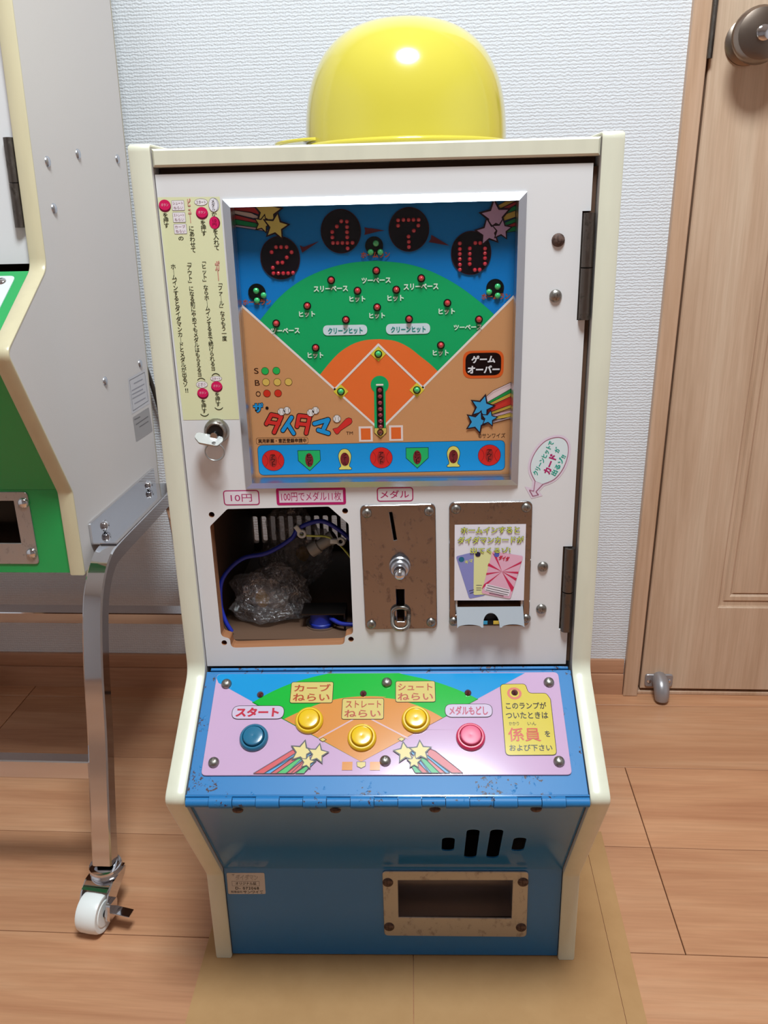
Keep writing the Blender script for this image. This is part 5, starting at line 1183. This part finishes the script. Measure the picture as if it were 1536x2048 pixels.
hx1, hz1 = (-0.4832,0.5523)[0], (-0.4832,0.5523)[1]; hz0_ = (-0.4853,0.4915)[1]; hx1 = (hx1 + (-0.4853,0.4915)[0]) / 2
gk = part('kick_plate', plate(rect(gx0, 0.4478, gx1, 0.5675), -0.4472, -0.4442, holes=[rect(fx - 0.227, hz0_ - 0.002, hx1 + 0.002, hz1 + 0.002)]), M_GREEN, gc, 25, 'green steel kick plate')
pfr = part('payout_frame', plate(rect(fx - 0.26, fz0, fx, fz1, 0.006, 5), -0.4492, -0.4473, holes=[rect(fx - 0.225, hz0_, hx1, hz1)], bev=0.0006), M_STEEL2, gc, 25, 'steel frame round the payout opening')
for q in [(-0.4710,0.5493),(-0.4716,0.4770)]: copy_at('bolt', mk_mesh('frame_screw', xf(lathe([(0.0078, 0), (0.0075, 0.0012), (0.0055, 0.0034), (0.0, 0.0044)], 18), TO_FRONT), M_CHROME, 60), pfr, (q[0], -0.4492, q[1]))
# screws and stickers on its right side
side_bolt = mk_mesh('side_bolt', xf(lathe([(0.0066, 0), (0.0064, 0.001), (0.0052, 0.0024), (0.003, 0.0033), (0.0, 0.0036)], 18), TO_SIDE), M_ALU, 60)
for q in [(-0.3811,0.9719),(-0.2833,0.9859),(-0.1368,0.9872),(-0.3821,0.9173),(-0.2958,0.6828),(-0.1459,0.6823)]: copy_at('bolt', side_bolt, gs, (GX1 - 0.0004, q[0], q[1]))
GSS = Sheet(gs, (GX1 - 0.0004, 0, 0), (0, 1, 0), (0, 0, 1), (1, 0, 0))
q = [(-0.2057,0.6691),(-0.1255,0.6696),(-0.1222,0.6117),(-0.2082,0.6132)]
a = GSS.ink('label_sticker', q, 'CDC9CC', 0.0002)
q = [(-0.2003,0.6652),(-0.1296,0.6652),(-0.1282,0.6176),(-0.2012,0.6173)]
GSS.ink('label_print', line_strip(q, 0.0006, True), '3C3A44', 0.0004, parent=a)
GSS.ink('fine_print', [p for u, v in ([(-0.1831,0.6569),(-0.1429,0.6563)], [(-0.1957,0.6481),(-0.1377,0.6475)], [(-0.1962,0.6422),(-0.1467,0.6409)], [(-0.1969,0.6358),(-0.1389,0.6347)], [(-0.1917,0.6265),(-0.1398,0.6250)]) for p in line_strip([u, v], 0.0016)], '9A97A0', 0.0004, parent=a)
b = GSS.ink('grey_sticker', fillet([(-0.2062,0.6078),(-0.1291,0.6069),(-0.1240,0.5648),(-0.2041,0.5673)], 0.003), 'A39D9C', 0.0002)
GSS.ink('fine_print', [p for u, v in ([(-0.2002,0.6028),(-0.1741,0.6013)], [(-0.1962,0.5938),(-0.1383,0.5934)], [(-0.1827,0.5865),(-0.1394,0.5856)]) for p in line_strip([u, v], 0.0016)], '6E696A', 0.0004, parent=b)

# ================================================================== chrome stand
stand = root('chrome_stand', (-0.63, -0.31, -0.003), 'chrome square tube stand on white casters holding the green cabinet', 'stand', room=True)
fr_path = spline([(-0.576, 0.072), (-0.553, 0.165), (-0.530, 0.25), (-0.512, 0.337), (-0.491, 0.405), (-0.472, 0.438), (-0.444, 0.460), (-0.41, 0.466), (-0.3, 0.466), (-0.2, 0.466), (-0.165, 0.464), (-0.14, 0.452), (-0.122, 0.425), (-0.11, 0.375), (-0.095, 0.29), (-0.08, 0.18), (-0.068, 0.072)], 5)
plate_bolt = mk_mesh('plate_bolt', xf(lathe([(0.0085, 0), (0.0085, 0.0012), (0.0072, 0.0015), (0.0068, 0.0035), (0.0045, 0.0055), (0.0012, 0.006), (0.0012, 0.004), (0.0, 0.004)], 20), TO_SIDE), M_CHROME, 50)
for s in (1, -1):
    xa, xb = (GX1 + 0.0105, GX1 + 0.0375) if s == 1 else (GX0 - 0.0375, GX0 - 0.0105)
    sf = part('side_frame', sq_tube(fr_path, xa, xb, 0.025), M_CHROME, stand, 30, 'bent chrome tube with two legs')
    xp = GX1 + 0.0003 if s == 1 else GX0 - 0.0033
    pl = fillet([(-0.4200, 0.4788), (-0.1490, 0.4788), (-0.1490, 0.5075), (-0.4200, 0.5090)], [0, 0, 0.003, 0.003], 3)
    mp = part('mounting_plate', join(side_prism(pl, xp, xp + 0.0030), box(min(xp, xa), -0.420, 0.4787, max(xp + 0.003, xb), -0.149, 0.4807)), M_CHROME, stand, 25, 'flat steel mounting plate')
    if s == 1:
        for q in [(-0.3744,0.4894),(-0.1835,0.4887)]: copy_at('bolt', plate_bolt, mp, (xp + 0.003, q[0], q[1]))
for name_y, z, th in ((-0.5400, 0.2000, 0.0), (-0.0830, 0.200, 0.0)):
    ang = 0.20 if name_y < -0.3 else -0.20
    m = xf(box(GX0 - 0.0105, -0.0125, -0.0125, GX1 + 0.0105, 0.0125, 0.0125, 0.0015), Matrix.Translation((0, name_y, z)) @ Matrix.Rotation(-ang, 4, 'X'))
    part('cross_bar', m, M_CHROME, stand, 25)
# casters
def caster(px, py, ang, top=0.0735, brake=True):
    R = Matrix.Translation((px, py, -0.003)) @ Matrix.Rotation(ang, 4, 'Z')
    T = lambda m: xf(m, R)
    c = part('caster', T(join(move(lathe([(0.0, 0), (0.0215, 0), (0.0225, 0.002), (0.0215, 0.005), (0.016, 0.0065), (0.0, 0.0065)], 28), (0, 0, top - 0.0065)), move(lathe([(0.0, 0), (0.0205, 0), (0.0215, 0.003), (0.019, 0.006), (0.0, 0.006)], 28), (0, 0, top - 0.0135)))), M_CHROME, stand, 40, 'swivel caster')
    # fork: two cheeks and a hood, open to the front (-y)
    ch = fillet(ccw([(0.018, top - 0.0125), (-0.020, top - 0.0125), (-0.034, 0.052), (-0.048, 0.028), (-0.036, 0.019), (-0.012, 0.038), (0.010, 0.050)]), 0.004, 3)
    part('fork', T(join(side_prism(ch, -0.0205, -0.0185), side_prism(ch, 0.0185, 0.0205), side_prism([(0.018, top - 0.0125), (-0.020, top - 0.0125), (-0.034, 0.0565), (-0.032, 0.0550), (-0.018, top - 0.0145), (0.016, top - 0.0145)], -0.0185, 0.0185))), M_CHROME, c, 30)
    wh = lathe([(0.006, -0.0150), (0.017, -0.0150), (0.018, -0.0135), (0.0225, -0.0150), (0.0250, -0.0145), (0.0265, -0.011), (0.0270, 0.0), (0.0265, 0.011), (0.0250, 0.0145), (0.0225, 0.0150), (0.018, 0.0135), (0.017, 0.0150), (0.006, 0.0150)], 36)
    part('wheel', T(move(xf(wh, TO_SIDE), (0, -0.040, 0.0270))), M_NYLON, c, 40, 'white nylon wheel')
    part('axle', T(move(xf(lathe([(0, -0.023), (0.005, -0.023), (0.005, 0.026), (0, 0.026)], 12), TO_SIDE), (0, -0.040, 0.0270))), M_DARKMET, c)
    if brake:
        part('brake_lever', T(join(side_prism(fillet(ccw([(-0.050, 0.022), (-0.030, 0.022), (-0.024, 0.044), (-0.044, 0.046)]), 0.004), 0.0207, 0.027), move(xf(box(0.0, -0.007, 0.0, 0.030, 0.007, 0.0020, 0.0005), Matrix.Rotation(0.10, 4, 'Y')), (0.022, -0.036, 0.031)))), M_CHROME, c, 30)
    return c
caster(-0.3760, -0.5770, math.radians(-8)); caster(-0.8840, -0.5770, math.radians(10))
caster(-0.3760, -0.0690, math.radians(55), brake=False); caster(-0.8840, -0.0690, math.radians(40), brake=False)

# power cord hanging behind the two cabinets
cp = spline([(-0.470, -0.055, 0.80), (-0.452, -0.035, 0.73), (-0.4284, -0.025, 0.629), (-0.4147, -0.025, 0.552), (-0.408, -0.025, 0.47), (-0.412, -0.025, 0.40), (-0.412, -0.025, 0.33), (-0.36, -0.022, 0.20), (-0.28, -0.025, 0.06), (-0.18, -0.03, 0.0015), (0.10, -0.04, 0.0015), (0.30, -0.03, 0.0015)], 6)
single('power_cord', tube(cp, 0.0042, 8), mat('brown_black_cord', '2E241E', 0.5), 'dark power cord hanging behind the green cabinet along the wall', 'cord', room=True, smooth=60)

for o in ROOTS:
    del o['_o']
bpy.data.objects.remove(_fo); bpy.data.curves.remove(_fc)
